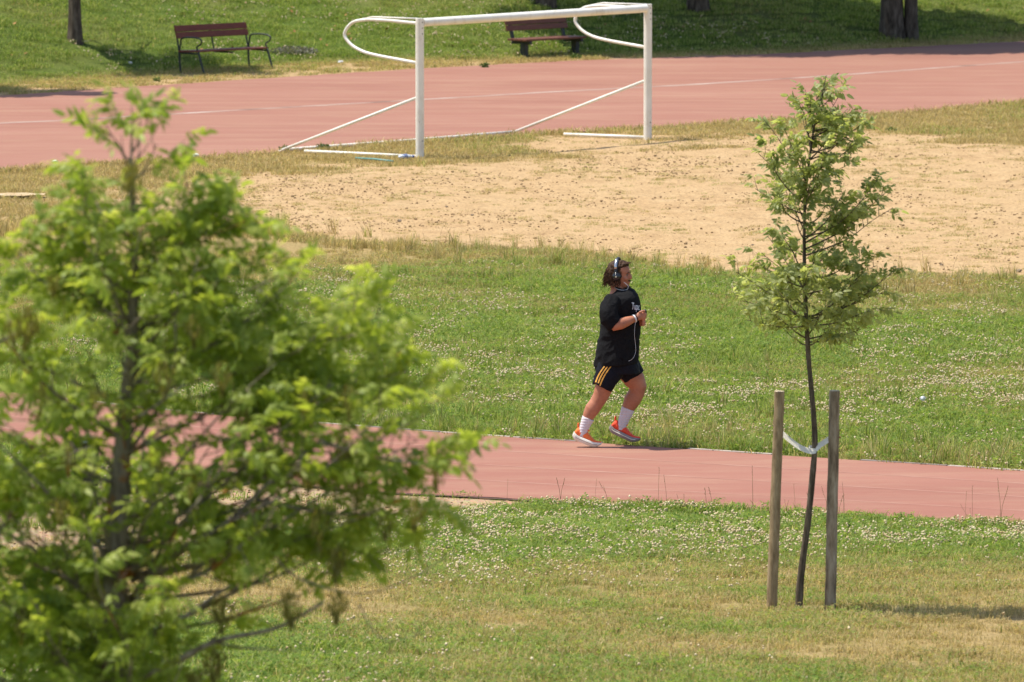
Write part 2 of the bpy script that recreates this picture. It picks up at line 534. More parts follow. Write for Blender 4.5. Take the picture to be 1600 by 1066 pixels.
idx = np.arange(ny * nx).reshape(ny, nx)
faces = np.stack([idx[:-1, :-1], idx[:-1, 1:], idx[1:, 1:], idx[1:, :-1]], -1).reshape(-1, 4)
me.vertices.add(ny * nx)
me.vertices.foreach_set('co', np.stack([X.ravel(), Y.ravel(), Z], -1).ravel())
me.loops.add(faces.size)
me.loops.foreach_set('vertex_index', faces.ravel())
me.polygons.add(len(faces))
me.polygons.foreach_set('loop_start', np.arange(len(faces)) * 4)
me.update(calc_edges=True)
me.polygons.foreach_set('use_smooth', [True] * len(me.polygons))
for nme, arr in (('green', green), ('sand', sand), ('dryness', dryv), ('gravel', grav.astype(float))):
    at = me.attributes.new(nme, 'FLOAT', 'POINT'); at.data.foreach_set('value', np.ascontiguousarray(arr, dtype=np.float32))
tag(link('ground', me, M['ground']), kind='structure')
_bm = bmesh.new(); _bm.from_mesh(me); GBVH = BVHTree.FromBMesh(_bm); _bm.free()

def gz(x, y):
    h = GBVH.ray_cast(Vector((x, y, 50)), Vector((0, 0, -1)))[0]
    return h.z if h else 0.0

# ------------------------------------------------------------------ the two tracks
def strip(name, la, lb, mat, z, x0=-45, x1=45, n=360, parent=None, na=0.0):
    mb = MB()
    xs = np.linspace(x0, x1, n)
    ya, yb = la(xs), lb(xs)
    ja = (vn(xs, xs * 0, 0.12, 3) - 0.5) * na
    v = [(xs[i], ya[i] + ja[i], z) for i in range(n)] + [(xs[i], yb[i] - ja[n - 1 - i], z) for i in range(n)]
    mb.add(v, [(i, i + 1, n + i + 1, n + i) for i in range(n - 1)])
    return mb.build(name, mat, parent)
XFN = np.linspace(-45, 45, 900)
tn = tag(strip('near_track', B_NB, B_NT, M['track_near'], 0.006, na=0.05), kind='structure')
tf = tag(strip('far_track', B_FB, B_FT, M['track_far'], 0.006, na=0.25), kind='structure')
for k in (1, 2, 3):
    fr = k / 4.0
    strip('lane_line', lambda x: B_NB(x) * (1 - fr) + B_NT(x) * fr, lambda x: B_NB(x) * (1 - fr) + B_NT(x) * fr + 0.07, M['lane'], 0.0072, parent=tn)
# kerb along the far edge of the near track: low pale segments, some sunk or missing
def kerb_run(line, x0, x1, seg, h, wd, mats, parent, off=0.0, gap=0.04, drop=0.0):
    x = x0
    i = 0
    while x < x1:
        y0, y1 = float(line(x)), float(line(x + 0.01))
        s = (float(line(x + seg)) - y0) / seg
        L = seg / math.sqrt(1 + s * s)
        a = Vector((x, float(line(x)) + off, 0)); bq = Vector((x + L, float(line(x + L)) + off, 0))
        d = (bq - a)
        if random.random() > drop:
            mb = MB()
            hh = h * random.uniform(0.85, 1.1)
            rot = Matrix.Rotation(math.atan2(d.y, d.x) + random.uniform(-0.004, 0.004), 3, 'Z')
            mb.box(((a.x + bq.x) / 2, (a.y + bq.y) / 2, hh / 2 - 0.03), (d.length - gap, wd, hh + 0.06), rot, 0.006)
            mb.build('kerb_segment', mats[0] if random.random() < 0.7 else mats[1], parent)
        x += L; i += 1
kerb_run(B_NT, -9, 9, 0.9, 0.012, 0.05, (M['kerb'], M['kerb_dark']), tn, 0.035, 0.015, 0.12)
B_STRIPE = Line([(0, 193), (100, 189), (250, 180), (420, 170), (650, 157), (850, 145), (1080, 133), (1300, 119), (1420, 110), (1600, 97)])
m, nt, b = newmat('worn pale line', 0.8, 0.2)
f = noise(nt, coord(nt, True), 0.8, 5, 0.65, (0.5, 1.5, 1))
nt.links.new(ramp(nt, f, [(0.38, (0.15, 0.10, 0.08)), (0.45, (0.31, 0.20, 0.16)), (0.56, (0.36, 0.27, 0.23)), (0.70, (0.50, 0.43, 0.38))]), b.inputs['Base Color'])
strip('line_marking', lambda x: B_STRIPE(x) - 0.12, lambda x: B_STRIPE(x) + 0.12, m, 0.0075, parent=tf, na=0.08)
# dark joint along the lower edge of the near track
strip('edge_joint', lambda x: B_NB(x) - 0.07, lambda x: B_NB(x) - 0.01, simple('dark rubber joint', (0.08, 0.04, 0.03), (0.16, 0.09, 0.07), 6, 0.9, world=True), 0.004, parent=tn, x1=1.5)

# timber edging of the gravel bed
te = empty('timber_edging', G(200, 774))
tag(te, 'grey timber boards edging the gravel bed behind the blurred near tree', 'edging')
x = -9.0
while x < flat(400, 750).x:
    a = Vector((x, float(B_EDG(x)), 0)); bq = Vector((x + 1.2, float(B_EDG(x + 1.2)), 0)); d = bq - a
    mb = MB().box(((a + bq) / 2) - te.location + Vector((0, 0, 0.03)), (min(d.length, 2.4) * 0.985, 0.05, 0.16), Matrix.Rotation(math.atan2(d.y, d.x), 3, 'Z') @ Matrix.Rotation(random.uniform(-0.01, 0.01), 3, 'Y'), 0.005)
    mb.build('board', M['board'], te)
    x += 1.2

# ------------------------------------------------------------------ plants scattered as instances (grass, clover)
def blade_mesh(name, blades, mat, extra=None):
    """blades: list of (x, y, height, width, lean dx, dy, yaw)"""
    v = []; f = []; r1 = []; r2 = []
    for (x, y, h, wd, lx, ly, yaw) in blades:
        c, s = math.cos(yaw) * wd / 2, math.sin(yaw) * wd / 2
        n = len(v)
        v += [(x - c, y - s, -0.01), (x + c, y + s, -0.01), (x + lx * 0.35 - c * 0.8, y + ly * 0.35 - s * 0.8, h * 0.6), (x + lx * 0.35 + c * 0.8, y + ly * 0.35 + s * 0.8, h * 0.6), (x + lx, y + ly, h)]
        f += [(n, n + 1, n + 3, n + 2), (n + 2, n + 3, n + 4)]
        a, b_ = random.random(), random.random()
        r1 += [a] * 5; r2 += [b_] * 5
    if extra:
        for (vv, ff) in extra:
            n = len(v); v += vv; f += [tuple(i + n for i in q) for q in ff]
            a, b_ = random.random() * 0.55, 0.5 + random.random() * 0.5
            r1 += [a] * len(vv); r2 += [b_] * len(vv)
    me = bpy.data.meshes.new(name)
    me.from_pydata(v, [], f)
    for nme, arr in (('rnd', r1), ('rnd2', r2)):
        at = me.attributes.new(nme, 'FLOAT', 'POINT'); at.data.foreach_set('value', arr)
    me.materials.append(mat)
    return me

def proto_coll(name, meshes):
    c = bpy.data.collections.new(name)
    for i, me in enumerate(meshes):
        o = bpy.data.objects.new('%s_%02d' % (name, i), me)
        c.objects.link(o)
    return c

def scatter(name, pts, rot, scl, dry, coll, nproto, label, cat):
    N = len(pts)
    me = bpy.data.meshes.new(name)
    me.vertices.add(N)
    me.vertices.foreach_set('co', np.ascontiguousarray(pts, dtype=np.float32).ravel())
    def at(n, t, key, arr):
        a = me.attributes.new(n, t, 'POINT'); a.data.foreach_set(key, np.ascontiguousarray(arr).ravel())
    at('rot', 'FLOAT_VECTOR', 'vector', rot.astype(np.float32))
    at('scl', 'FLOAT', 'value', scl.astype(np.float32))
    at('dry', 'FLOAT', 'value', dry.astype(np.float32))
    at('pick', 'INT', 'value', rs.randint(0, nproto, N).astype(np.int32))
    o = link(name, me)
    ng = bpy.data.node_groups.new(name, 'GeometryNodeTree')
    ng.interface.new_socket('Geometry', in_out='INPUT', socket_type='NodeSocketGeometry')
    ng.interface.new_socket('Geometry', in_out='OUTPUT', socket_type='NodeSocketGeometry')
    gi = ng.nodes.new('NodeGroupInput'); go = ng.nodes.new('NodeGroupOutput')
    ci = ng.nodes.new('GeometryNodeCollectionInfo')
    ci.inputs['Collection'].default_value = coll
    ci.inputs['Separate Children'].default_value = True
    ci.inputs['Reset Children'].default_value = True
    ip = ng.nodes.new('GeometryNodeInstanceOnPoints')
    ip.inputs['Pick Instance'].default_value = True
    def na(n, t):
        q = ng.nodes.new('GeometryNodeInputNamedAttribute'); q.data_type = t; q.inputs[0].default_value = n
        return q.outputs[0]
    e2r = ng.nodes.new('FunctionNodeEulerToRotation')
    L = ng.links
    L.new(gi.outputs[0], ip.inputs['Points'])
    L.new(ci.outputs[0], ip.inputs['Instance'])
    L.new(na('pick', 'INT'), ip.inputs['Instance Index'])
    L.new(na('rot', 'FLOAT_VECTOR'), e2r.inputs[0])
    L.new(e2r.outputs[0], ip.inputs['Rotation'])
    L.new(na('scl', 'FLOAT'), ip.inputs['Scale'])
    L.new(ip.outputs[0], go.inputs[0])
    md = o.modifiers.new('scatter', 'NODES'); md.node_group = ng
    tag(o, label, cat, kind='stuff')
    return o

def sample(x0, x1, y0, y1, dens):
    n = int((x1 - x0) * (y1 - y0) * dens)
    return rs.uniform(x0, x1, n), rs.uniform(y0, y1, n)

def inview(x, y, margin=2.2):
    half = (y * 800 / FPX) + margin
    return np.abs(x) < half

def on_grass(x, y):
    """not on a track"""
    return ~(((y < B_NT(x) + 0.09) & (y > B_NB(x) - 0.02)) | ((y < B_FT(x)) & (y > B_FB(x) + 0.05)))

Zfun = lambda x, y: hz(x, y) + (fbm(x, y, 0.45, 31, 3) - 0.5) * 0.035 + (fbm(x, y, 3.0, 33, 2) - 0.5) * 0.05 - 0.012

def lawn_blades(n, rad, hmin, hmax, wd=0.0065, lean=0.06):
    out = []
    for _ in range(n):
        a = random.uniform(0, 6.283); r = rad * math.sqrt(random.random())
        h = random.uniform(hmin, hmax)
        la = random.uniform(0, 6.283); ll = random.uniform(0.1, 1) * lean
        out.append((r * math.cos(a), r * math.sin(a), h, wd * random.uniform(0.6, 1.2), ll * math.cos(la), ll * math.sin(la), random.uniform(-0.9, 0.9)))
    return out

def clover_leaves(n, rad):
    out = []
    for _ in range(n):
        a = random.uniform(0, 6.283); r = rad * math.sqrt(random.random())
        x, y, z = r * math.cos(a), r * math.sin(a), random.uniform(0.025, 0.06)
        tx, ty = random.uniform(-0.5, 0.5), random.uniform(-0.6, 0.3)
        for k in range(3):
            b0 = a + k * 2.094; s = random.uniform(0.009, 0.014)
            c, d = math.cos(b0), math.sin(b0)
            q = []
            for (p1, p2) in ((0.1, 0), (0.9, 0.6), (1.5, 0.2), (1.5, -0.2), (0.9, -0.6)):
                dx, dy = (c * p1 - d * p2) * s, (d * p1 + c * p2) * s
                q.append((x + dx, y + dy, z + dx * tx + dy * ty))
            out.append((q, [(0, 1, 2, 3, 4)]))
    return out

lawn = proto_coll('lawn_tuft', [blade_mesh('lawn_tuft', lawn_blades(55, 0.14, 0.02, 0.065), M['grass'], clover_leaves(9, 0.13)) for _ in range(6)])
x, y = sample(-14, 14, 44.5, 92, 62)
keep = inview(x, y) & on_grass(x, y)
x, y = x[keep], y[keep]
g, s, dr, gv, hl = zones(x, y)
pr = np.where(gv, 0.03, g * 1.0 + (1 - g) * 0.22 * (1 - 0.9 * s))
bare = sstep(0.62, 0.9, dr) * 0.45
keep = rs.rand(len(x)) < pr * (1 - bare)
x, y, dr = x[keep], y[keep], dr[keep]
u, v = uv(x, y)
scl = (0.75 + 0.6 * rs.rand(len(x))) * (1.15 - 0.45 * dr) * (0.75 + 0.6 * fbm(x, y, 1.1, 41))
N = len(x)
scatter('lawn_grass', np.stack([x, y, Zfun(x, y)], -1), np.stack([np.zeros(N), np.zeros(N), rs.uniform(-3.14, 3.14, N)], -1), scl,
        np.clip(dr + rs.normal(0, 0.10, N), 0, 1), lawn, 6, 'short green lawn with dry straw coloured patches on both sides of the near track', 'grass')

# dry grass between the far track and the sand
dryc = proto_coll('dry_tuft', [blade_mesh('dry_tuft', lawn_blades(34, 0.15, 0.015, 0.06, 0.008, 0.05), M['grass']) for _ in range(5)])
x, y = sample(-15, 15, 84, 128, 62)
keep = inview(x, y) & on_grass(x, y) & (y > B_GREEN(x) - 1.5) & (y < B_FB(x) + 0.1)
x, y = x[keep], y[keep]
g, s, dr, gv, hl = zones(x, y)
cl = fbm(x, y * 0.5, 0.5, 61)
pr = np.clip((1 - s) * 1.0, 0, 1) + np.where(cl > 0.55, 0.40, 0.03) * s
keep = rs.rand(len(x)) < pr
x, y, dr, s = x[keep], y[keep], dr[keep], s[keep]
N = len(x)
greenish = sstep(0.5, 0.75, fbm(x, y, 1.6, 71)) * sstep(-5.5, 0.0, x)
dd = np.clip(0.97 - 0.33 * greenish - 0.35 * (s > 0.6) * rs.rand(N) + rs.normal(0, 0.07, N), 0, 1)
scl = (0.6 + 0.8 * rs.rand(N)) * np.where(s > 0.6, 0.45, 1.0) * (1 + 0.5 * sstep(1.2, 0.0, B_FB(x) - y))
scatter('dry_grass', np.stack([x, y, Zfun(x, y)], -1), np.stack([np.zeros(N), np.zeros(N), rs.uniform(-3.14, 3.14, N)], -1), scl, dd, dryc, 5,
        'bleached dry grass and sparse weeds round the goal and over the sandy pitch', 'dry grass')

# mown grass on the hill
hillc = proto_coll('hill_tuft', [blade_mesh('hill_tuft', lawn_blades(70, 0.2, 0.02, 0.06, 0.009, 0.05), M['grass'], clover_leaves(8, 0.18)) for _ in range(5)])
x, y = sample(-17, 17, 118, 142, 34)
yh = B_HILL(x)
keep = inview(x, y, 3.5) & on_grass(x, y) & (y > B_FT(x) + 0.02) & (y < yh + 12)
x, y = x[keep], y[keep]
g, s, dr, gv, hl = zones(x, y)
keep = rs.rand(len(x)) < np.clip(hl + 0.35, 0, 1)
x, y, dr = x[keep], y[keep], dr[keep]
N = len(x)
scatter('hill_grass', np.stack([x, y, Zfun(x, y)], -1), np.stack([np.zeros(N), np.zeros(N), rs.uniform(-3.14, 3.14, N)], -1), 0.7 + 0.6 * rs.rand(N),
        np.clip(dr + rs.normal(0, 0.08, N), 0, 1), hillc, 5, 'mown green grass on the slope behind the far track, half in tree shade', 'grass')

# taller grass along the edges and in loose clumps
tall = proto_coll('tall_tuft', [blade_mesh('tall_tuft', lawn_blades(26, 0.05, 0.07, 0.20, 0.007, 0.11), M['grass']) for _ in range(6)])
x, y = sample(-14, 14, 44.5, 112, 60)
keep = inview(x, y, 2.0) & on_grass(x, y)
x, y = x[keep], y[keep]
g, s, dr, gv, hl = zones(x, y)
e1 = np.exp(-np.abs(y - B_NT(x) - 0.35) / 0.7) * (y > B_NT(x)) * 0.75
e2 = np.exp(-np.abs(B_NB(x) - y) / 0.14) * (y < B_NB(x)) * 0.30 * (~gv)
wobg = fbm(x, y, 2.2, 5) - 0.5
e3 = np.exp(-np.abs(B_GREEN(x) + wobg * 3.0 - 0.9 - y) / 0.9) * (y > B_NT(x)) * (y < B_GREEN(x) + wobg * 3.0 + 0.6) * 0.35 * sstep(0.40, 0.58, fbm(x, y, 1.2, 81))
e4 = g * sstep(0.60, 0.72, fbm(x, y, 1.0, 83)) * 0.22 * (y > B_NT(x))
e5 = np.exp(-np.abs(B_FB(x) - y) / 0.3) * (y < B_FB(x)) * 0.12
keep = rs.rand(len(x)) < np.clip(e1 + e2 + e3 + e4 + e5, 0, 1)
x, y, dr = x[keep], y[keep], dr[keep]
N = len(x)
nearT = np.exp(-np.abs(y - B_NT(x)) / 0.8)
scatter('tall_grass', np.stack([x, y, Zfun(x, y)], -1), np.stack([rs.normal(0, 0.1, N), rs.normal(0, 0.1, N), rs.uniform(-3.14, 3.14, N)], -1),
        (0.55 + 0.75 * rs.rand(N)) * np.where(y > B_FB(x) - 2, 0.6, 1.0) * np.where(y < B_NB(x), 0.5, 1.0), np.clip(dr * 0.8 + 0.15 + rs.normal(0, 0.15, N), 0, 1), tall, 6,
        'taller uncut grass tufts along the track kerb and the edge of the sand', 'tall grass')

# clods and pebbles on the bare sand
def clod_mesh():
    mb = MB()
    for k in range(3):
        bm = bmesh.new(); bmesh.ops.create_icosphere(bm, subdivisions=1, radius=random.uniform(0.006, 0.016))
        off = Vector((random.uniform(-0.2, 0.2), random.uniform(-0.2, 0.2), 0.004)); bm.verts.index_update()
        mb.add([Vector((q.co.x * random.uniform(0.9, 1.6), q.co.y, q.co.z * 0.8)) + off for q in bm.verts], [[q.index for q in f_.verts] for f_ in bm.faces]); bm.free()
    me = bpy.data.meshes.new('clod'); me.from_pydata(mb.v, [], mb.f); me.materials.append(M['clod'])
    return me
M['clod'] = simple('clod of dry soil', (0.18, 0.12, 0.065), (0.42, 0.29, 0.155), 6, 0.95, 0.1, world=True)
clodc = proto_coll('clod', [clod_mesh() for _ in range(6)])
x, y = sample(-15, 15, 56, 118, 26)
keep = inview(x, y) & on_grass(x, y); x, y = x[keep], y[keep]
g, s, dr, gv, hl = zones(x, y)
keep = ((s > 0.45) | gv) & (rs.rand(len(x)) < np.where(gv, 1.0, 0.12 + 0.75 * sstep(0.5, 0.75, fbm(x, y * 0.6, 1.3, 101))))
x, y = x[keep], y[keep]; N = len(x)
scatter('clods', np.stack([x, y, Zfun(x, y)], -1), np.stack([np.zeros(N), np.zeros(N), rs.uniform(-3.14, 3.14, N)], -1), 0.5 + 1.0 * rs.rand(N) ** 2, np.zeros(N), clodc, 6,
        'small clods and pebbles strewn over the bare sand and the gravel', 'pebbles')

# white clover heads
def clover_mesh():
    mb = MB()
    for k in range(2):
        bm = bmesh.new(); bmesh.ops.create_icosphere(bm, subdivisions=1, radius=0.0095)
        off = Vector((random.uniform(-0.04, 0.04), random.uniform(-0.04, 0.04), random.uniform(0.055, 0.085)))
        bm.verts.index_update()
        mb.add([q.co * random.uniform(0.8, 1.2) + off for q in bm.verts], [[q.index for q in f_.verts] for f_ in bm.faces])
        bm.free()
    me = bpy.data.meshes.new('clover_head'); me.from_pydata(mb.v, [], mb.f); me.materials.append(M['clover'])
    return me
clov = proto_coll('clover_head', [clover_mesh() for _ in range(5)])
x, y = sample(-14, 14, 44.5, 90, 460)
keep = inview(x, y, 2.0) & on_grass(x, y)
x, y = x[keep], y[keep]
g, s, dr, gv, hl = zones(x, y)
u, v = uv(x, y)
n1 = fbm(x, y * 0.6, 1.5, 91); n2 = fbm(x, y, 0.35, 93)
band = np.interp(v, [430, 470, 520, 560, 600, 640, 665, 700, 785, 800, 840, 870, 910, 960, 1000, 1066], [0.25, 0.30, 0.35, 0.65, 0.8, 0.75, 0.45, 0.10, 0.5, 1.0, 0.95, 0.55, 0.16, 0.10, 0.25, 0.3])
band = band * np.where(v > 930, sstep(850, 500, u) * 0.9 + 0.12, 1.0) * (1 - 0.35 * sstep(760, 1000, u) * sstep(760, 840, v) * sstep(900, 860, v) * 0)
pr = g * band * sstep(0.36, 0.62, n1) * sstep(0.36, 0.66, n2) * (1 - 0.75 * sstep(0.4, 0.8, dr)) * 0.8
keep = rs.rand(len(x)) < pr
x, y = x[keep], y[keep]; N = len(x)
scatter('clover_flowers', np.stack([x, y, Zfun(x, y)], -1), np.stack([np.zeros(N), np.zeros(N), rs.uniform(-3.14, 3.14, N)], -1), 0.55 + 0.6 * rs.rand(N), np.zeros(N), clov, 5,
        'small white and browning clover heads sprinkled through the lawn', 'clover')
x, y = sample(-17, 17, 125, 137, 14)
keep = inview(x, y, 2.0) & (y > B_HILL(x) + 0.4) & (fbm(x, y, 2, 97) > 0.45)
x, y = x[keep], y[keep]; N = len(x)
scatter('hill_clover', np.stack([x, y, Zfun(x, y)], -1), np.stack([np.zeros(N), np.zeros(N), rs.uniform(-3.14, 3.14, N)], -1), 0.9 + 0.7 * rs.rand(N), np.zeros(N), clov, 5,
        'tiny white clover specks on the slope behind the benches', 'clover')

# stalks standing up before the track, single thin seed stems
def stalk_mesh(h):
    mb = MB()
    for k in range(random.choice([1, 1, 2])):
        lx, ly = random.uniform(-0.13, 0.13) * h * 1.8, random.uniform(-0.1, 0.1)
        x0 = random.uniform(-0.06, 0.06)
        hh = h * random.uniform(0.5, 1)
        mb.tube([(x0, 0, 0), (x0 + lx * 0.3, ly * 0.3, hh * 0.5), (x0 + lx, ly, hh)], [0.0015, 0.0013, 0.0009], 4)
        for j in range(5):
            t = 0.72 + j * 0.06
            q = Vector((x0 + lx * t, ly * t, hh * t)); d = Vector((random.uniform(-1, 1) * 0.02, random.uniform(-1, 1) * 0.01, 0.025)) * 0.4
            mb.tube([q, q + d], [0.0018, 0.0008], 3)
    me = bpy.data.meshes.new('grass_stalk'); me.from_pydata(mb.v, [], mb.f); me.materials.append(M['stalk'])
    return me
stk = proto_coll('grass_stalk', [stalk_mesh(random.uniform(0.22, 0.38)) for _ in range(6)])
sp = [(790, 792), (876, 786), (938, 789), (950, 789), (1035, 794), (1060, 797), (1105, 800), (1180, 803), (1232, 806), (1240, 806), (1262, 806), (1290, 808), (1312, 810), (1322, 811), (1512, 820), (1520, 821), (1560, 822), (432, 345), (440, 345), (665, 380), (598, 372), (735, 385), (690, 384), (1440, 436), (1552, 436), (1475, 436), (1330, 432), (1180, 424), (740, 705), (660, 668), (700, 672), (1410, 722), (1190, 708)]
pts = np.array([tuple(G(a + random.uniform(-4, 4), b_)) for a, b_ in sp if True])
keepm = np.ones(len(pts), bool)
N = len(pts)
scatter('seed_stalks', pts, np.stack([np.zeros(N), np.zeros(N), rs.uniform(-3.14, 3.14, N)], -1), 0.7 + 0.7 * rs.rand(N), np.zeros(N), stk, 6,
        'thin brown seed stalks standing up in front of the near track', 'grass stalks')

# ------------------------------------------------------------------ trees
def arr_mesh(name, V, F4, mat, rnd=None, smooth=False):
    """V (n,3); F4: list of face tuples"""
    me = bpy.data.meshes.new(name)
    me.from_pydata(V, [], F4)
    if rnd is not None:
        at = me.attributes.new('rnd', 'FLOAT', 'POINT'); at.data.foreach_set('value', np.ascontiguousarray(rnd, dtype=np.float32))
    if smooth: me.polygons.foreach_set('use_smooth', [True] * len(me.polygons))
    me.materials.append(mat)
    return me

def leaf_proto(L=0.15, pairs=4, ll=0.052, lw=0.019):
    """a pinnate leaf along +X, leaflets in pairs and one at the tip; arrays of verts, faces, random number per leaflet"""
    V = []; F = []; Rn = []
    rach = [Vector((L * t, random.uniform(-1, 1) * 0.004, 0.02 * math.sin(t * 2.6) - 0.05 * t * t * L / 0.15)) for t in np.linspace(0, 1, pairs + 2)]
    base = random.uniform(0, 0.35)
    for i in range(len(rach) - 1):
        a, b_ = rach[i], rach[i + 1]; n = len(V)
        wv = Vector((0, 0.0012, 0))
        V += [a - wv, a + wv, b_ + wv, b_ - wv]; F.append((n, n + 1, n + 2, n + 3)); Rn += [0.6] * 4
    def leaflet(p, yaw, droop, s):
        n = len(V); c, d = math.cos(yaw), math.sin(yaw)
        roll = random.uniform(-0.5, 0.5)
        for (t, wd) in ((0, 0), (0.3, 1), (0.3, -1), (0.68, 0.85), (0.68, -0.85), (1, 0)):
            lx = t * ll * s; ly = wd * lw * 0.5 * s
            z = -droop * lx - 0.35 * ll * s * t * t + (abs(wd) * 0.12 * lw) + ly * roll
            V.append(p + Vector((c * lx - d * ly, d * lx + c * ly, z)))
        F.extend([(n, n + 1, n + 2), (n + 1, n + 3, n + 4, n + 2), (n + 3, n + 5, n + 4)])
        r = min(1, max(0, base + random.uniform(0, 0.65)))
        Rn.extend([r] * 6)
    for i in range(1, pairs + 1):
        s = 0.75 + 0.35 * math.sin(i / pairs * 2.6)
        for sg in (-1, 1):
            leaflet(rach[i], sg * random.uniform(0.75, 1.2), random.uniform(0.0, 0.7), s * random.uniform(0.85, 1.15))
    leaflet(rach[-1], random.uniform(-0.2, 0.2), 0.5, 1.1)
    return np.array([tuple(q) for q in V]), F, np.array(Rn)

def make_tree_parts(root, limbs, trunk_mb, leafmat_, barkmat, leafprotos, max_obj, spacing, twigstep, twiglen, droop=0.35, keep=lambda p: True, lsz=1.0, skip=0.15):
    """limbs: list of (start, end, radius, leafy share). All in world coordinates; parts are placed relative to the root"""
    o = root.location
    leaves = []          # (pos, dir, roll, proto)
    twigends = []
    for (p0, p1, r0, leafy) in limbs:
        mb = MB()
        d = p1 - p0; L = d.length
        mid = p0.lerp(p1, 0.5) + Vector((random.uniform(-1, 1), random.uniform(-1, 1), -0.6)) * L * 0.07
        path = smooth_path([p0, p0.lerp(mid, 0.6) + Vector((0, 0, -0.01)), mid, mid.lerp(p1, 0.55) + Vector((random.uniform(-1, 1), random.uniform(-1, 1), 0)) * L * 0.035, p1], 4)
        n = len(path)
        rad = [max(0.0022, r0 * (1 - 0.85 * i / (n - 1))) for i in range(n)]
        mb.tube([q - o for q in path], rad, 6)
        s = 0.0
        ntw = max(2, int(L / twigstep))
        for k in range(ntw):
            t = 0.18 + 0.82 * (k + random.random() * 0.8) / ntw
            t = min(t, 0.999)
            i = t * (n - 1); a = path[int(i)].lerp(path[min(int(i) + 1, n - 1)], i - int(i))
            fw = (path[min(int(i) + 1, n - 1)] - path[int(i)]).normalized() if int(i) < n - 1 else d.normalized()
            side = fw.cross(Vector((random.uniform(-1, 1), random.uniform(-1, 1), random.uniform(-1, 1)))).normalized()
            td = (fw * random.uniform(0.3, 1.0) + side * random.uniform(0.5, 1.1) + Vector((0, 0, random.uniform(-0.15, 0.6)))).normalized()
            tl = twiglen * random.uniform(0.5, 1.15) * (1.1 - 0.5 * t)
            q1 = a + td * tl * 0.5; q2 = q1 + (td + Vector((0, 0, random.uniform(-0.2, 0.5)))).normalized() * tl * 0.5
            mb.tube([a - o, q1 - o, q2 - o], [0.0028, 0.002, 0.0012], 4)
            twigends.append(q2)
            if random.random() > leafy: continue
            m_ = max(2, int(tl / spacing))
            for j in range(m_ + 1):
                tt = 0.25 + 0.75 * j / m_
                lp = a.lerp(q1, tt * 2) if tt < 0.5 else q1.lerp(q2, tt * 2 - 1)
                if not keep(lp): continue
                for sg in (-1, 1):
                    if random.random() < skip: continue
                    sd_ = td.cross(Vector((0, 0, 1)))
                    if sd_.length < 0.1: sd_ = Vector((1, 0, 0))
                    sd_.normalize()
                    ld = (td * random.uniform(0.1, 1.0) + sd_ * sg * random.uniform(0.3, 1.2) + Vector((random.uniform(-.4, .4), random.uniform(-.4, .4), random.uniform(-droop, 0.55 - droop * 0.3)))).normalized()
                    leaves.append((lp, ld, random.gauss(0, 0.95), random.randrange(len(leafprotos)), random.uniform(0.7, 1.2) * lsz))
        mb.build('branch', barkmat, root, smooth=True)
    # leaves: the nearest to the camera as parts, the rest joined
    protos = []
    for (V, F, Rn) in leafprotos:
        protos.append(arr_mesh('leaf', V, F, leafmat_, Rn))
    def mat_of(lf):
        p, d, roll, k, sc = lf
        x_ = d.normalized(); up = Vector((0, 0, 1))
        y_ = up.cross(x_)
        if y_.length < 0.05: y_ = Vector((0, 1, 0))
        y_.normalize(); z_ = x_.cross(y_)
        m = Matrix((x_, y_, z_)).transposed().to_4x4()
        return Matrix.Translation(p - o) @ m @ Matrix.Rotation(roll, 4, 'X') @ Matrix.Scale(sc, 4)
    leaves.sort(key=lambda q: q[0].y + random.uniform(0, 0.5))
    for lf in leaves[:max_obj]:
        ob = bpy.data.objects.new('leaf', protos[lf[3]]); COL.objects.link(ob); ob.parent = root
        ob.matrix_local = mat_of(lf)
    VV = []; FF = []; RR = []; n = 0
    for lf in leaves[max_obj:]:
        V, F, Rn = leafprotos[lf[3]]
        m = np.array(mat_of(lf))
        VV.append(V @ m[:3, :3].T + m[:3, 3]); RR.append(np.clip(Rn + random.uniform(-0.12, 0.18), 0, 1))
        FF += [tuple(i + n for i in f) for f in F]; n += len(V)
    if VV:
        me = arr_mesh('foliage', np.concatenate(VV).tolist(), FF, leafmat_, np.concatenate(RR))
        tag(link('foliage', me, None, root), kind='stuff')
    return leaves, twigends

# staked young ash on the right
DY = G(1250, 948).y
root = empty('young_tree', G(1250, 948))
tag(root, 'slim staked ash sapling with a sparse airy crown between two wooden posts', 'tree')
tp = [(1248, 950), (1250, 915), (1255, 870), (1263, 810), (1269, 750), (1273, 700), (1272, 660), (1267, 600), (1263, 555), (1259, 480), (1257, 420), (1257, 340), (1262, 270), (1272, 200), (1284, 150), (1291, 118)]
tpw = [P(a, b_, DY) for a, b_ in tp]
tpw[0].z = root.location.z - 0.05
path = smooth_path([q - root.location for q in tpw], 3)
r_ = np.interp(np.linspace(0, 1, len(path)), [0, 0.1, 0.4, 0.6, 0.8, 1], [0.030, 0.025, 0.019, 0.016, 0.009, 0.003])
mb = MB()
for k in range(0): pass
mb.tube(path, [q * random.uniform(0.93, 1.08) for q in r_], 10)
mb.build('trunk', M['bark'], root, smooth=True)
def trunk_at(py, pts, Y):
    ys = [q[1] for q in pts][::-1]; xs = [q[0] for q in pts][::-1]
    return P(float(np.interp(py, ys, xs)), py, Y)
lim = []
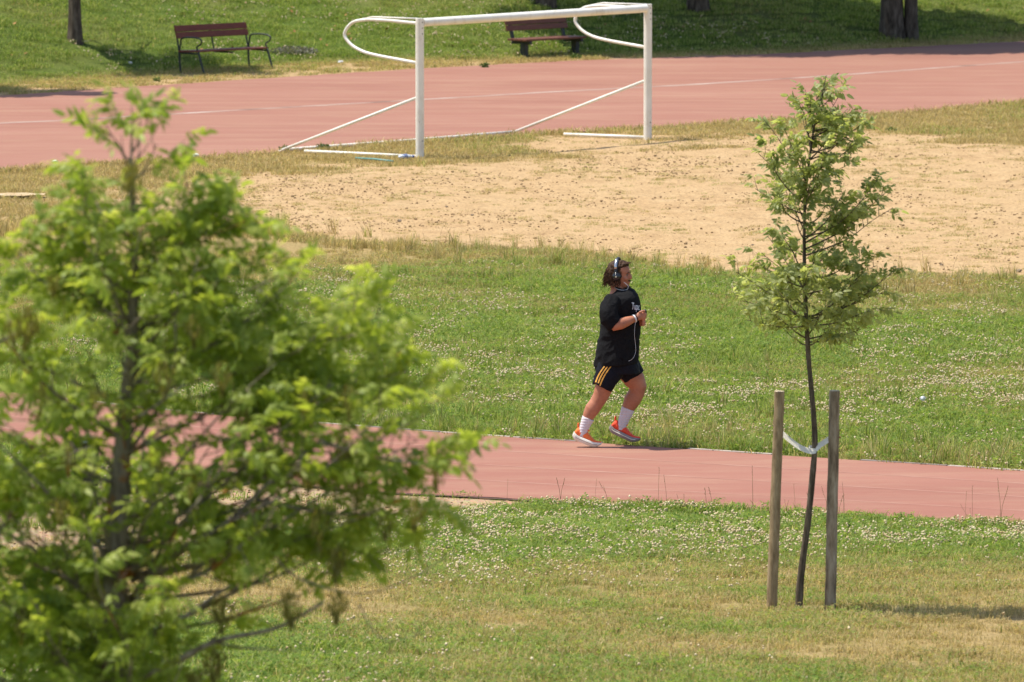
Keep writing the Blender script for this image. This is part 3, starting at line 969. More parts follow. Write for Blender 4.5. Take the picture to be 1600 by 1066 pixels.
for (ty, ex, ey, dy) in [(190, 1258, 140, .05), (185, 1300, 145, -.1), (205, 1330, 175, .1), (225, 1250, 165, -.1), (235, 1340, 240, -.05), (250, 1300, 190, .2),
                         (300, 1192, 185, .1), (320, 1185, 240, -.1), (335, 1180, 295, .1), (300, 1330, 255, .2), (310, 1230, 230, .15), (320, 1290, 230, -.2), (285, 1225, 200, -.15),
                         (390, 1385, 300, .05), (380, 1372, 280, -.15), (400, 1395, 325, .1), (370, 1345, 330, .2), (375, 1320, 300, -.2), (350, 1210, 310, -.15), (360, 1225, 280, .25),
                         (440, 1200, 370, .1), (430, 1215, 350, -.2), (450, 1185, 410, .1), (425, 1320, 370, .15), (440, 1345, 400, -.2), (430, 1300, 350, .3),
                         (500, 1150, 425, .1), (495, 1160, 470, -.15), (505, 1185, 440, .2), (510, 1165, 500, .05), (505, 1400, 420, 0), (495, 1385, 455, .15), (500, 1350, 425, -.2), (505, 1340, 460, .2), (510, 1370, 480, -.1),
                         (530, 1200, 480, -.2), (525, 1300, 470, -.25), (530, 1320, 500, .2), (540, 1230, 520, .1), (540, 1290, 520, -.1), (535, 1345, 515, 0), (480, 1230, 430, -.25), (470, 1290, 400, .28), (465, 1270, 420, -.3), (455, 1240, 390, .3)]:
    a = trunk_at(ty, tp, DY); b_ = P(ex, ey, DY + dy * 1.6)
    lim.append((a, b_, 0.0065, 0.95))
lim.append((trunk_at(160, tp, DY), P(1290, 135, DY), 0.004, 1.0))
for (ex, ey) in ((1262, 165), (1275, 150), (1310, 150), (1325, 170), (1345, 195), (1255, 185), (1300, 175), (1335, 225), (1290, 140), (1215, 455), (1190, 395), (1370, 415), (1355, 455), (1255, 250), (1270, 290), (1285, 260), (1245, 330), (1280, 200), (1265, 160), (1330, 205), (1240, 300), (1300, 310)):
    lim.append((trunk_at(ey + 45, tp, DY), P(ex, ey, DY + random.uniform(-0.3, 0.3)), 0.006, 0.95))
lp = [leaf_proto(0.095, 3, 0.046, 0.0215) for _ in range(8)]
make_tree_parts(root, lim, None, M['leaf_young'], M['bark'], lp, 290, 0.045, 0.09, 0.16, 0.2, lambda p: True, 0.90, 0.33)

# ground shade of the sapling falls from its crown; stakes and tie
for k, (bx, by, tx, ty, r, mt, lab) in enumerate([(1205, 949, 1218, 612, 0.038, 'stake', 'left round wooden stake of the young tree, pale sawn top, leaning slightly'),
                                             (1297, 949, 1304, 611, 0.040, 'stake2', 'right wooden stake of the young tree, greyer and rougher, with dark streaks')]):
    g0 = G(bx, by); a = Vector((0, 0, -0.1)); b_ = P(tx, ty, g0.y) - g0
    st = empty('tree_stake', g0)
    tag(st, lab, 'stake', 'wooden stakes of the young tree')
    n = 22
    mb = MB(); pth = [a.lerp(b_, i / n) for i in range(n + 1)]
    for q in pth[1:-1]: q += Vector((random.uniform(-1, 1), random.uniform(-1, 1), 0)) * 0.0018
    mb.tube(pth, [r * (1.04 - 0.08 * i / n) * random.uniform(0.975, 1.02) for i in range(n + 1)], 16)
    mb.build('post', M[mt], st, auto=50)
    ax = (b_ - a).normalized()
    MB().tube([b_ + ax * 0.001, b_ + ax * 0.004], [r * 0.95, r * 0.90], 16).build('sawn_top', M['endgrain'], st)
    if k == 1:
        for (t, s_) in ((0.80, 1), (0.83, -1)):
            q = a.lerp(b_, t) + Vector((r * 0.98, -0.01 * s_, 0))
            MB().tube([q, q + Vector((0.012, -0.004, 0.0))], 0.005, 6).build('staple', simple('rusty staple', (0.25, 0.07, 0.03), (0.4, 0.14, 0.05), 30), st)
tt = empty('tree_tie', G(1258, 949)); tt.location = P(1262, 703, DY)
tag(tt, 'pale sagging fabric strap tying the young trunk to both stakes', 'strap')
def ribbon(mb, pts, h, th=0.004):
    v = []; f = []
    for i, p in enumerate(pts):
        p = Vector(p); t = Vector(pts[min(i + 1, len(pts) - 1)]) - Vector(pts[max(i - 1, 0)])
        nrm = Vector((t.y, -t.x, 0)); nrm = nrm.normalized() * th / 2 if nrm.length > 1e-6 else Vector((0, -th / 2, 0))
        up = Vector((-0.25 * t.z / max(1e-6, t.length), 0.62, 0.74)) * (h / 2)
        v += [p - up - nrm, p - up + nrm, p + up + nrm, p + up - nrm]
    n = len(pts)
    for i in range(n - 1):
        for k in range(4):
            a = i * 4 + k; b_ = i * 4 + (k + 1) % 4
            f.append((a, b_, b_ + 4, a + 4))
    f += [(0, 1, 2, 3), tuple((n - 1) * 4 + q for q in (3, 2, 1, 0))]
    mb.add(v, f)
mb = MB(); o_ = tt.location
ribbon(mb, [q - o_ for q in smooth_path([P(1221, 676, DY - 0.045), P(1232, 686, DY - 0.05), P(1250, 699, DY - 0.045), P(1266, 705, DY - 0.034), P(1275, 704, DY - 0.03)], 5)], 0.05)
mb.build('band', M['cloth_tape'], tt)
mb = MB()
ribbon(mb, [q - o_ for q in smooth_path([P(1264, 701, DY + 0.03), P(1278, 697, DY + 0.04), P(1290, 690, DY + 0.045), P(1299, 684, DY + 0.045)], 5)], 0.05)
ribbon(mb, [q - o_ for q in smooth_path([P(1275, 702, DY - 0.028), P(1284, 694, DY - 0.01), P(1297, 686, DY + 0.0)], 5)], 0.045)
mb.build('band', M['cloth_tape'], tt)

# near ash tree, far out of focus on the left
FY = 30.0
root = empty('blurred_ash_tree', (P(175, 1300, FY).x, FY, float(hz(P(175, 1300, FY).x, FY))))
tag(root, 'large bushy near ash tree filling the left side, out of focus, with hanging seed bunches', 'tree')
ftp = [(205, 225), (206, 300), (210, 380), (209, 460), (205, 560), (196, 640), (190, 720), (184, 800), (180, 880), (176, 960), (170, 1100), (168, 1400), (165, 1800)]
pw = [P(a, b_, FY) for a, b_ in ftp][::-1]
pw[0].z = root.location.z - 0.1
path = smooth_path([q - root.location for q in pw], 5)
r_ = np.interp(np.linspace(0, 1, len(path)), [0, 0.15, 0.4, 0.6, 0.8, 1], [0.085, 0.065, 0.045, 0.030, 0.018, 0.004])
MB().tube(path, [q * random.uniform(0.93, 1.08) for q in r_], 12).build('trunk', M['bark_front'], root, smooth=True)
env_y = [165, 230, 300, 400, 480, 560, 640, 720, 800, 880, 960, 1100, 1300]
env_r = [20, 40, 150, 240, 380, 455, 490, 540, 530, 500, 450, 430, 400]
lim = []
ga = 0.6
NL = 125
for i in range(NL):
    t = (i + 0.5) / NL
    ey = 268 + (1200 - 268) * t ** 0.9
    ga += 2.39996
    rr = float(np.interp(ey, env_y, env_r)) * random.choice([0.4, 0.6, 0.8, 0.95, 1.05])
    ex = rr * math.cos(ga); dz = rr / 400.0 * math.sin(ga) * 0.5
    if ex > 0 and ey > 900: ex *= 0.55
    sy = ey + 60 + 0.42 * rr
    if ex > 0 and ey > 740:
        if i % 2 and ey > 860: continue
        sy = ey + 35 + 0.16 * rr
    a = trunk_at(sy, ftp, FY)
    b_ = P(float(np.interp(sy, [q[1] for q in ftp], [q[0] for q in ftp])) + ex, ey, FY + dz)
    lim.append((a, b_, 0.005 + 0.006 * rr / 500, 1.0))
for (ex, ey) in ((165, 195), (232, 180), (205, 168), (245, 225), (185, 230), (222, 205)):
    lim.append((trunk_at(ey + 60, ftp, FY), P(ex, ey, FY + random.uniform(-.1, .1)), 0.005, 0.9))
# limbs that the photograph lets one see
ex_l = [([(178, 905), (260, 860), (350, 820)], [(350, 820), (420, 755), (500, 690)], 0.75), ([(172, 1080), (250, 1046)], [(250, 1046), (335, 1003), (430, 982), (505, 942)], 0.06),
        ([(184, 870)], [(184, 870), (150, 760), (112, 690)], 0.7), ([(184, 700)], [(184, 700), (250, 670), (310, 655)], 0.7), ([(335, 1003)], [(335, 1003), (380, 1012), (470, 1020)], 0.0),
        ([(-90, 1000)], [(-90, 1000), (5, 830), (48, 755)], 0.5), ([(430, 982)], [(430, 982), (500, 1000), (560, 1010)], 0.0)]
bare = [([(430, 872), (470, 905), (560, 928), (640, 905), (700, 868)], 0.004), ([(250, 1046), (335, 1003), (430, 982), (505, 942)], 0.013), ([(172, 1085), (250, 1046)], 0.016), ([(335, 1003), (380, 1012), (470, 1018)], 0.006),
        ([(182, 900), (260, 868), (350, 820), (420, 755), (500, 690)], 0.014), ([(180, 905), (168, 850), (145, 760), (110, 690)], 0.010), ([(194, 665), (235, 640), (290, 600)], 0.007), ([(190, 720), (250, 675), (320, 655)], 0.008),
        ([(-90, 1010), (-10, 850), (45, 755)], 0.013), ([(560, 945), (600, 1000), (660, 990)], 0.003), ([(-120, 700), (-30, 560), (25, 520)], 0.009), ([(250, 990), (330, 935), (360, 915)], 0.010)]
for pts_, r in bare:
    off = random.uniform(-0.45, -0.15)
    pth = smooth_path([P(a, b_, FY + off * (0 if i == 0 and a < 200 else 1)) - root.location for i, (a, b_) in enumerate(pts_)], 6)
    MB().tube(pth, [max(0.002, r * (1 - 0.6 * i / len(pth))) for i in range(len(pth))], 8).build('branch', M['bark_front'], root, smooth=True)
lim.append((P(350, 820, FY - .3), P(600, 640, FY - .4), 0.008, 1.0)); lim.append((P(420, 755, FY - .3), P(680, 640, FY - .2), 0.008, 1.0))
lim.append((P(500, 690, FY - .3), P(745, 735, FY - .3), 0.007, 1.0)); lim.append((P(400, 780, FY - .1), P(700, 800, FY), 0.008, 1.0)); lim.append((P(300, 850, FY), P(640, 860, FY + .2), 0.008, 0.9))
lim.append((P(350, 700, FY), P(620, 560, FY), 0.008, 1.0)); lim.append((P(330, 800, FY + .2), P(560, 700, FY + .3), 0.008, 1.0)); lim.append((P(240, 420, FY), P(390, 320, FY), 0.006, 1.0))
lim.append((P(230, 380, FY), P(350, 290, FY), 0.006, 1.0)); lim.append((P(200, 420, FY), P(110, 330, FY), 0.006, 1.0)); lim.append((P(200, 500, FY), P(20, 400, FY), 0.006, 1.0))
lim.append((P(380, 830, FY - .1), P(520, 900, FY - .2), 0.006, 0.8)); lim.append((P(180, 1150, FY), P(60, 960, FY - .3), 0.01, 1.0)); lim.append((P(180, 1180, FY), P(200, 950, FY - .4), 0.01, 1.0)); lim.append((P(180, 1200, FY), P(290, 1030, FY - .4), 0.01, 1.0))
for (a0, b0, a1, b1, dd) in ((210, 400, 350, 300, 0), (212, 420, 385, 345, -.1), (208, 430, 300, 290, .1), (205, 560, 470, 470, 0), (203, 600, 560, 520, -.1), (200, 640, 620, 520, .1), (200, 650, 640, 580, 0), (198, 620, 600, 490, -.15),
                         (400, 640, 670, 600, .1), (420, 700, 720, 690, 0), (205, 450, 60, 370, 0), (205, 470, -30, 400, .1), (300, 700, 520, 600, -.2), (210, 400, 130, 310, .1), (350, 740, 650, 760, .1), (200, 520, 430, 400, .1), (205, 500, 440, 430, -.2)):
    lim.append((P(a0, b0, FY + dd * 0.5), P(a1, b1, FY + dd), 0.005, 1.0))
# holes in the crown through which the photograph shows what is behind
HOLES = [(140, 725, 30, 45, .9), (200, 243, 60, 10, .8), (60, 830, 75, 45, .85), (430, 790, 110, 40, .6), (35, 650, 30, 60, .6), (300, 690, 110, 40, .55), (610, 690, 50, 40, .6), (420, 960, 170, 75, .88), (560, 1040, 250, 90, 1.0), (340, 760, 60, 25, .7), (250, 305, 28, 18, .7), (100, 560, 60, 40, .3), (300, 900, 60, 40, .5), (690, 930, 120, 90, 1.0), (50, 300, 60, 40, .9)]
def fkeep(p):
    zc = p.y * CT + (CAM_H - p.z) * ST; yc = p.y * ST - (CAM_H - p.z) * CT
    px = 800 + FPX * p.x / zc; py = 533 - FPX * yc / zc
    if py > 1230: return random.random() < 0.5
    tx = float(np.interp(py, [q[1] for q in ftp], [q[0] for q in ftp]))
    if 560 < py < 930 and abs(px - tx) < 26 and p.y < FY + 0.1 and random.random() < 0.75: return False
    for (a, b_, ra, rb, pr) in HOLES:
        if ((px - a) / ra) ** 2 + ((py - b_) / rb) ** 2 < 1 and random.random() < pr: return False
    return True
lp = [leaf_proto(0.105, 4, 0.044, 0.0185) for _ in range(10)]
leaves, tw = make_tree_parts(root, lim, None, M['leaf_front'], M['bark_front'], lp, 290, 0.050, 0.105, 0.22, 0.40, fkeep, 0.95, 0.36)

def seed_mesh(L=0.12, W=0.05):
    V = []; F = []; Rn = []
    for k in range(70):
        t = random.random(); a = random.uniform(0, 6.283); r = W * 0.5 * math.sin(min(1, t * 1.15 + 0.1) * 3.0) * random.uniform(0.3, 1.1)
        p = Vector((r * math.cos(a), r * math.sin(a), -L * t)); n = len(V)
        d = Vector((random.uniform(-.3, .3), random.uniform(-.3, .3), -1)).normalized() * 0.034
        s = Vector((math.cos(a * 3), math.sin(a * 3), 0)) * 0.0035
        V += [p, p + d * 0.5 - s, p + d, p + d * 0.5 + s]; F.append((n, n + 1, n + 2, n + 3)); Rn += [random.random()] * 4
    return arr_mesh('seed_cluster', [tuple(q) for q in V], F, M['samara'], Rn)
sm = [seed_mesh(0.10, 0.08), seed_mesh(0.12, 0.075), seed_mesh(0.08, 0.085)]
spx = [(40, 470), (97, 775), (456, 915), (530, 915), (524, 850), (347, 925), (338, 1005), (300, 1045), (200, 250), (640, 770), (560, 740), (600, 800), (470, 600), (380, 640), (250, 700), (110, 700), (60, 600), (480, 720), (420, 700), (550, 600), (20, 500), (300, 480), (260, 560), (150, 610), (350, 560), (500, 790), (680, 720), (150, 900), (40, 940), (90, 420), (540, 680), (300, 720)]
for i, (a, b_) in enumerate(spx):
    for j in range(1 if i > 8 else 2):
        ob = bpy.data.objects.new('seed_cluster', sm[(i + j) % 3]); COL.objects.link(ob); ob.parent = root
        ob.location = P(a + random.uniform(-7, 7), b_ + random.uniform(-8, 8), FY - random.uniform(0.25, 0.55)) - root.location
        ob.rotation_euler = (0, 0, random.uniform(0, 6))
        ob.scale = [random.uniform(1.0, 1.35)] * 3

# big trees on the slope; their crowns stand above the frame and throw the shade
def crown_mesh(rx, rz, n, leaf=0.13, seed=1):
    rr = random.Random(seed)
    cl = []
    for _ in range(46):
        a = rr.uniform(0, 6.283); z = rr.uniform(-1, 1); r = rr.uniform(0.45, 1.0); q = math.sqrt(1 - z * z)
        cl.append((Vector((q * math.cos(a) * rx * r, q * math.sin(a) * rx * r, z * rz * r)), rx * rr.uniform(0.2, 0.38)))
    V = []; F = []; Rn = []
    for i in range(n):
        c, s = cl[rr.randrange(len(cl))]
        d = Vector((rr.gauss(0, 1), rr.gauss(0, 1), rr.gauss(0, 1))).normalized() * s * rr.random() ** 0.4
        p = c + d; m = len(V)
        e1 = Vector((rr.gauss(0, 1), rr.gauss(0, 1), rr.gauss(0, 0.6))).normalized() * leaf * rr.uniform(0.6, 1.2)
        e2 = e1.cross(Vector((rr.gauss(0, 1), rr.gauss(0, 1), rr.gauss(0, 1)))).normalized() * leaf * 0.45
        V += [p, p + e1 * 0.5 + e2, p + e1, p + e1 * 0.5 - e2]; F.append((m, m + 1, m + 2, m + 3)); Rn += [rr.random()] * 4
    return arr_mesh('crown', [tuple(q) for q in V], F, M['leaf_big'], Rn)
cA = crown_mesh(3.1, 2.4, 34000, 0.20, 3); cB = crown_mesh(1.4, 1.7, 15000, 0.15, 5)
def big_tree(px, py, r, crown, ch, label, twin=False, off=(0, 0), sc=1.0, name='park_tree', tilt=0):
    g = G(px, py); g.z -= 0.02
    t = empty(name, g)
    tag(t, label, 'tree', 'trees on the slope')
    def trunk(x0, y0, r, lean, top, deep=0.12):
        mb = MB(); n = 18; ns = 22; v = []; f = []
        for i in range(n + 1):
            z = -0.3 + (top + 0.3) * i / n
            rr = r * (1.0 - 0.45 * i / n) * (1 + 0.35 * math.exp(-max(0, z) * 5))
            for k in range(ns):
                a = 6.283 * k / ns
                q = rr * (1 + deep * mnoise.noise(Vector((math.cos(a) * 2.5 + x0 * 9, math.sin(a) * 2.5, z * 0.6))) + deep * 0.7 * (0.5 - (k % 2)) )
                v.append((x0 + lean[0] * z + q * math.cos(a), y0 + lean[1] * z + q * math.sin(a), z))
        for i in range(n):
            for k in range(ns):
                a = i * ns + k; b_ = i * ns + (k + 1) % ns
                f.append((a, b_, b_ + ns, a + ns))
        f.append(tuple(range(n * ns, (n + 1) * ns)))
        mb.add(v, f)
        mb.build('trunk', M['bark_big'], t, auto=80)
    if twin:
        trunk(-0.09, 0, r, (-0.01, 0), ch); trunk(r * 1.62 - 0.09, 0.05, r * 0.6, (0.008, 0), ch)
    else:
        trunk(0, 0, r, (random.uniform(-.01, .01), 0), ch, 0.07)
    for k in range(7):
        a = 0.9 * k; d = Vector((math.cos(a) + off[0] * 0.3, math.sin(a), 0.8)).normalized()
        s0 = Vector((0, 0, ch - 1.5 + 0.2 * k)) + Vector((0, off[1] * 0.0, 0))
        MB().tube(smooth_path([s0, s0 + d * 0.9, s0 + d * 2.0 + Vector((0, 0, 0.3))], 3), [r * .4, r * .36, r * .33, r * .3, r * .25, r * .2, r * .1], 6).build('limb', M['bark_big'], t, smooth=True)
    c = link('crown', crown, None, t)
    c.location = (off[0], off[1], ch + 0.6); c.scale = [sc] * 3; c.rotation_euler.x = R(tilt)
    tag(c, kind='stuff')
    return t
big_tree(117, 63, 0.115, cB, 3.5, 'slim trunk at upper left, left of the empty bench with iron arms', off=(0.15, -0.45), tilt=32, sc=0.92)
big_tree(-215, 118, 0.12, cB, 5.0, 'tree just beyond the left edge whose shade reaches the far track', off=(0.1, -0.5))
big_tree(852, 6, 0.16, cA, 5.7, 'trunk directly behind the bench that stands in the shade', off=(0.4, -0.8))
big_tree(1090, 13, 0.17, cA, 5.7, 'brown trunk in the deep shade right of the goal', off=(0.6, -1.0), name='park_tree')
big_tree(1402, 58, 0.205, cA, 5.9, 'thick furrowed twin trunk at upper right beside the far track', twin=True, off=(-0.4, -0.7))
big_tree(1660, 30, 0.17, cA, 6.8, 'tree just beyond the right edge shading the top of the slope', off=(0.3, 0.2), sc=0.85)

# ------------------------------------------------------------------ the goal
GL, GR = flat(656, 248), flat(1012, 218)
gdir = (GR - GL).normalized(); glen = (GR - GL).length
root = empty('football_goal', GL, math.atan2(gdir.y, gdir.x))
tag(root, 'white steel football goal without net standing at the edge of the sandy pitch', 'goal')
inv = Matrix.Rotation(-root.rotation_euler.z, 3, 'Z')
loc = lambda p: inv @ (p - GL)
def side(lb, px, foot, hoop, stay_top, hoop_bot, hoop_y_off, low0, low1):
    pass
top = 1.965
rp = 0.060
for xx, h in ((0, top + 0.01), (glen, top + 0.01)):
    MB().tube([(xx, 0, -0.03), (xx, 0, 0.7), (xx, 0, 1.4), (xx, 0, h)], rp, 20).build('post', M['white_metal'], root, auto=50)
MB().tube([(rp * 0.9, 0, top - 0.05), (glen - rp * 0.9, 0, top - 0.05)], rp * 0.98, 20).build('crossbar', M['white_metal'], root, auto=50)
footL = loc(flat(440, 237)); footR = loc(flat(806, 210))
dvec = (footL + (footR - Vector((glen, 0, 0)))) / 2; dvec.z = 0
for xx, ft in ((0, footL), (glen, Vector((glen, 0, 0)) + dvec)):
    b0 = Vector((xx, 0, 0)); dv = ft - b0; dv.z = 0
    dn = dv.normalized(); dl = dv.length
    # net hoop: back from the top, round and down, in again to the post
    W = lambda a, z: b0 + dn * a + Vector((0, 0, z))
    k = 118 / 219.0 * dl
    hp = smooth_path([W(0.03, top - 0.06), W(k * 0.45, top - 0.035), W(k * 0.72, top - 0.04), W(k * 0.9, top - 0.09), W(k * 1.0, top - 0.24), W(k * 0.95, top - 0.36), W(k * 0.82, top - 0.46), W(k * 0.6, top - 0.53), W(0.04, 1.345)], 8)
    MB().tube(hp, 0.023, 12).build('net_hoop', M['white_metal'], root, smooth=True)
    MB().tube([W(0.03, top + 0.005) , W(k * 0.62, top + 0.004), W(k * 0.76, top - 0.03)], 0.012, 8).build('net_rail', M['white_metal'], root, smooth=True)
    MB().tube([W(0.04, 0.86), W(dl, 0.02)], 0.021, 12).build('brace', M['white_metal'], root, smooth=True)
    MB().tube([W(0.02, 0.03), W(dl * (0.83 if xx == 0 else 0.62), 0.025)], 0.022, 12).build('ground_bar', M['white_metal'], root, smooth=True)
    MB().box(W(dl, 0.012), (0.12, 0.06, 0.02), None, 0.004).build('foot_plate', M['white_metal'], root)
    for zz in (0.25, 1.92, 1.84, 1.76):
        q = b0 + Vector((-0.2, -1, 0)).normalized() * (rp - 0.002) + Vector((0, 0, zz))
        MB().tube([q, q + Vector((-0.2, -1, 0)).normalized() * 0.006], 0.008, 8).build('bolt', M['iron'], root)
a, b_ = footL * 1.0, Vector((glen, 0, 0)) + dvec
a = a.lerp(b_, 0.03); 
MB().tube([Vector((a.x, a.y, 0.025)), Vector((a.lerp(b_, 0.5).x, a.lerp(b_, 0.5).y, 0.018)), Vector((b_.x, b_.y, 0.025))], 0.022, 12).build('rear_ground_bar', M['white_metal'], root, smooth=True)

# litter by the goal
q0, q1 = G(556, 251), G(614, 256)
rod = tag(MB().tube([q0 * 0 , (q1 - q0) * 0.5 + Vector((0, 0, 0.008)), (q1 - q0)], 0.013, 8).build('plastic_rod', M['teal'], smooth=True), 'thin teal plastic rod lying on dry grass in front of the goal', 'rod')
rod.location = q0 + Vector((0, 0, 0.035))
def bottle(px, py, rz, label):
    g = G(px, py); t = empty('crushed_bottle', g + Vector((0, 0, 0.05)), rz)
    tag(t, label, 'bottle')
    mb = MB(); n = 16; v = []; f = []
    prof = [0.0, .03, .037, .035, .038, .030, .036, .038, .036, .034, .022, .013, .013]
    for i, r in enumerate(prof):
        for k in range(12):
            a = 6.283 * k / 12; rr = r * (1 + 0.18 * math.sin(k * 3 + i * 1.7))
            v.append((i * 0.019, rr * math.cos(a), rr * math.sin(a) * 0.8))
    for i in range(len(prof) - 1):
        for k in range(12):
            a = i * 12 + k; b_ = i * 12 + (k + 1) % 12; f.append((a, b_, b_ + 12, a + 12))
    mb.add(v, f).build('bottle_body', M['bottle'], t, smooth=True)
    MB().tube([(0.226, 0, 0), (0.25, 0, 0)], 0.017, 12).build('bottle_cap', simple('blue cap', (0.02, 0.05, 0.25), (0.03, 0.07, 0.3), 5), t)
    MB().tube([(0.085, 0, 0), (0.135, 0, 0)], [0.041, 0.041], 12).build('wrapper', simple('navy wrap', (0.03, 0.05, 0.16), (0.25, 0.3, 0.45), 25), t)
bottle(622, 251, 0.5, 'crumpled bluish bottle lying against the foot of the left goal post')
def scrap(px, py, s, mat, label, name='litter_scrap', up=0.05):
    bm = bmesh.new(); bmesh.ops.create_icosphere(bm, subdivisions=2, radius=1)
    for q in bm.verts:
        nn = mnoise.noise(q.co * 2.1 + Vector((px, py, 0))) * 0.7
        q.co = Vector((q.co.x * s[0], q.co.y * s[1], q.co.z * s[2])) * (1 + nn)
    me = bpy.data.meshes.new(name); bm.to_mesh(me); bm.free()
    o = link(name, me, mat); o.location = G(px, py) + Vector((0, 0, up)); tag(o, label, 'litter' if 'scrap' in name else 'stone')
    return o
scrap(305, 248, (0.055, 0.05, 0.025), M['litter_white'], 'crumpled white wrapper at the near edge of the far track, left')
scrap(1442, 634, (0.026, 0.012, 0.022), M['litter_white'], 'small white paper scrap in the lawn right of the stakes', up=0.07)
scrap(86, 258, (0.04, 0.04, 0.02), M['litter_white'], 'tiny white scrap in the dry verge at far left')
scrap(204, 101 + 0, (0.035, 0.03, 0.02), M['litter_white'], 'small white scrap in the tree shade left of the bench', up=0.03)
scrap(532, 101, (0.05, 0.03, 0.02), M['litter_white'], 'pale scrap on the dirt strip left of the goal')
for (a, b_, s, l) in ((1592, 424, 0.035, 'small grey stone on the sand at the right edge'), (1471, 415, 0.022, 'small brown stone on the sand right of the young tree'), (624, 346, 0.03, 'dark stone on the sand left of the runner'), (738, 337, 0.022, 'dark pebble on the sand below the goal'), (698, 324, 0.022, 'small pebble on the sand under the left post'), (1176, 384, 0.02, 'pebble on the sand left of the young tree crown')):
    scrap(a, b_, (s * 0.95, s * 0.75, s * 0.5), M['stone'], l, 'stone', 0.01)
# rest of an old chalk line on the left
ql = [flat(-160, 307), flat(0, 306), flat(70, 307)]
mb = MB(); n = 24; v = []
for i in range(n):
    t = i / (n - 1); p = ql[0].lerp(ql[2], t); wv = 0.08 + 0.22 * random.random()
    v += [(p.x, p.y - wv, 0.03), (p.x, p.y + wv, 0.03)]
mb.add(v, [(2 * i, 2 * i + 2, 2 * i + 3, 2 * i + 1) for i in range(n - 1)])
o = mb.build('chalk_line', M['chalk']); tag(o, kind='structure')

# ------------------------------------------------------------------ benches
def bench1():
    fl = G(281, 112); z0 = 0.0
    t = empty('park_bench', fl, R(45)); t.location.z = float(hz(fl.x, fl.y)) - 0.02
    tag(t, 'dark red slatted bench with curled iron armrests on the grass at upper left', 'bench', 'park benches')
    # local: x along the bench, -y to the front
    Lb = 1.58; D = 0.60
    def bar(name, pts, r=0.015, n=8): MB().tube(smooth_path(pts, 6), r, n).build(name, M['iron'], t, smooth=True)
    for x in (0.0, Lb):
        bar('leg', [(x, -0.02, 0), (x, 0.0, 0.18), (x, 0.01, 0.34)], 0.017)
        bar('back_support', [(x, 0.01, 0.34), (x, 0.05, 0.52), (x, 0.13, 0.79)], 0.015)
        bar('armrest', [(x, 0.01, 0.34), (x, -0.02, 0.48), (x, -0.05, 0.575), (x, -0.20, 0.60), (x, -0.42, 0.60), (x, -0.535, 0.565), (x, -0.52, 0.50), (x, -0.43, 0.45), (x, -0.44, 0.39), (x, -0.46, 0.36)], 0.014)
        bar('leg', [(x, -0.46, 0.36), (x, -0.53, 0.18), (x, -0.60, 0.0)], 0.017)
        bar('seat_support', [(x, 0.0, 0.335), (x, -0.46, 0.335)], 0.015)
    bar('back_support', [(Lb * .5, 0.0, 0.33), (Lb * .5, 0.05, 0.52), (Lb * .5, 0.11, 0.74)], 0.013)
    bar('seat_support', [(Lb * .5, 0.0, 0.33), (Lb * .5, -0.46, 0.33)], 0.015)
    tl = Matrix.Rotation(R(-17), 3, 'X')
    for z, y in ((0.625, 0.055), (0.735, 0.09)):
        MB().box((Lb / 2, y, z), (Lb + 0.06, 0.028, 0.105), tl, 0.006).build('back_slat', M['bench_wood'], t)
    for k in range(5):
        MB().box((Lb / 2, -0.03 - 0.098 * k, 0.362 + 0.003 * k), (Lb + 0.06, 0.085, 0.028), None, 0.006).build('seat_slat', M['bench_wood'], t)
    return t
bench1()
def bench2():
    fl = G(800, 86)
    t = empty('shaded_bench', fl, R(45)); t.location.z = float(hz(fl.x, fl.y)) - 0.02
    tag(t, 'armless wooden bench in deep shade behind the goal mouth', 'bench', 'park benches')
    Lb = 1.5
    for x in (0.14, Lb - 0.10):
        MB().box((x, -0.16, 0.09), (0.09, 0.12, 0.26), None, 0.01).build('leg', M['iron'], t)
        MB().box((x, -0.10, 0.235), (0.06, 0.46, 0.06), None, 0.01).build('seat_support', M['iron'], t)
        MB().box((x, 0.16, 0.42), (0.05, 0.05, 0.44), Matrix.Rotation(R(-16), 3, 'X'), 0.008).build('back_support', M['iron'], t)
    tl = Matrix.Rotation(R(-16), 3, 'X')
    for z, y in ((0.475, 0.145), (0.575, 0.175)):
        MB().box((Lb / 2, y, z), (Lb, 0.03, 0.095), tl, 0.006).build('back_slat', M['bench_wood2'], t)
    for k in range(4):
        MB().box((Lb / 2, 0.06 - 0.115 * k, 0.283), (Lb, 0.10, 0.035), None, 0.006).build('seat_slat', M['bench_wood2'], t)
bench2()

# ------------------------------------------------------------------ litter bin behind the near tree
g = G(140, 850)
t = empty('litter_bin', g)
tag(t, 'black square litter bin on a thin post, half hidden by the blurred near tree', 'bin')
MB().tube([(0, 0, -0.05), (0, 0, 0.45)], 0.035, 12).build('pole', M['black_plastic'], t, auto=40)
MB().box((-0.02, 0, 0.62), (0.19, 0.19, 0.32), None, 0.02).build('bin_body', M['black_plastic'], t)
MB().box((-0.02, 0, 0.79), (0.205, 0.205, 0.025), None, 0.008).build('bin_lid', M['black_plastic'], t)
MB().box((-0.02, -0.097, 0.72), (0.13, 0.01, 0.05), None, 0.003).build('bin_slot', M['iron'], t)
MB().box((0, 0, 0.01), (0.16, 0.16, 0.03), None, 0.004).build('base_plate', M['black_plastic'], t)

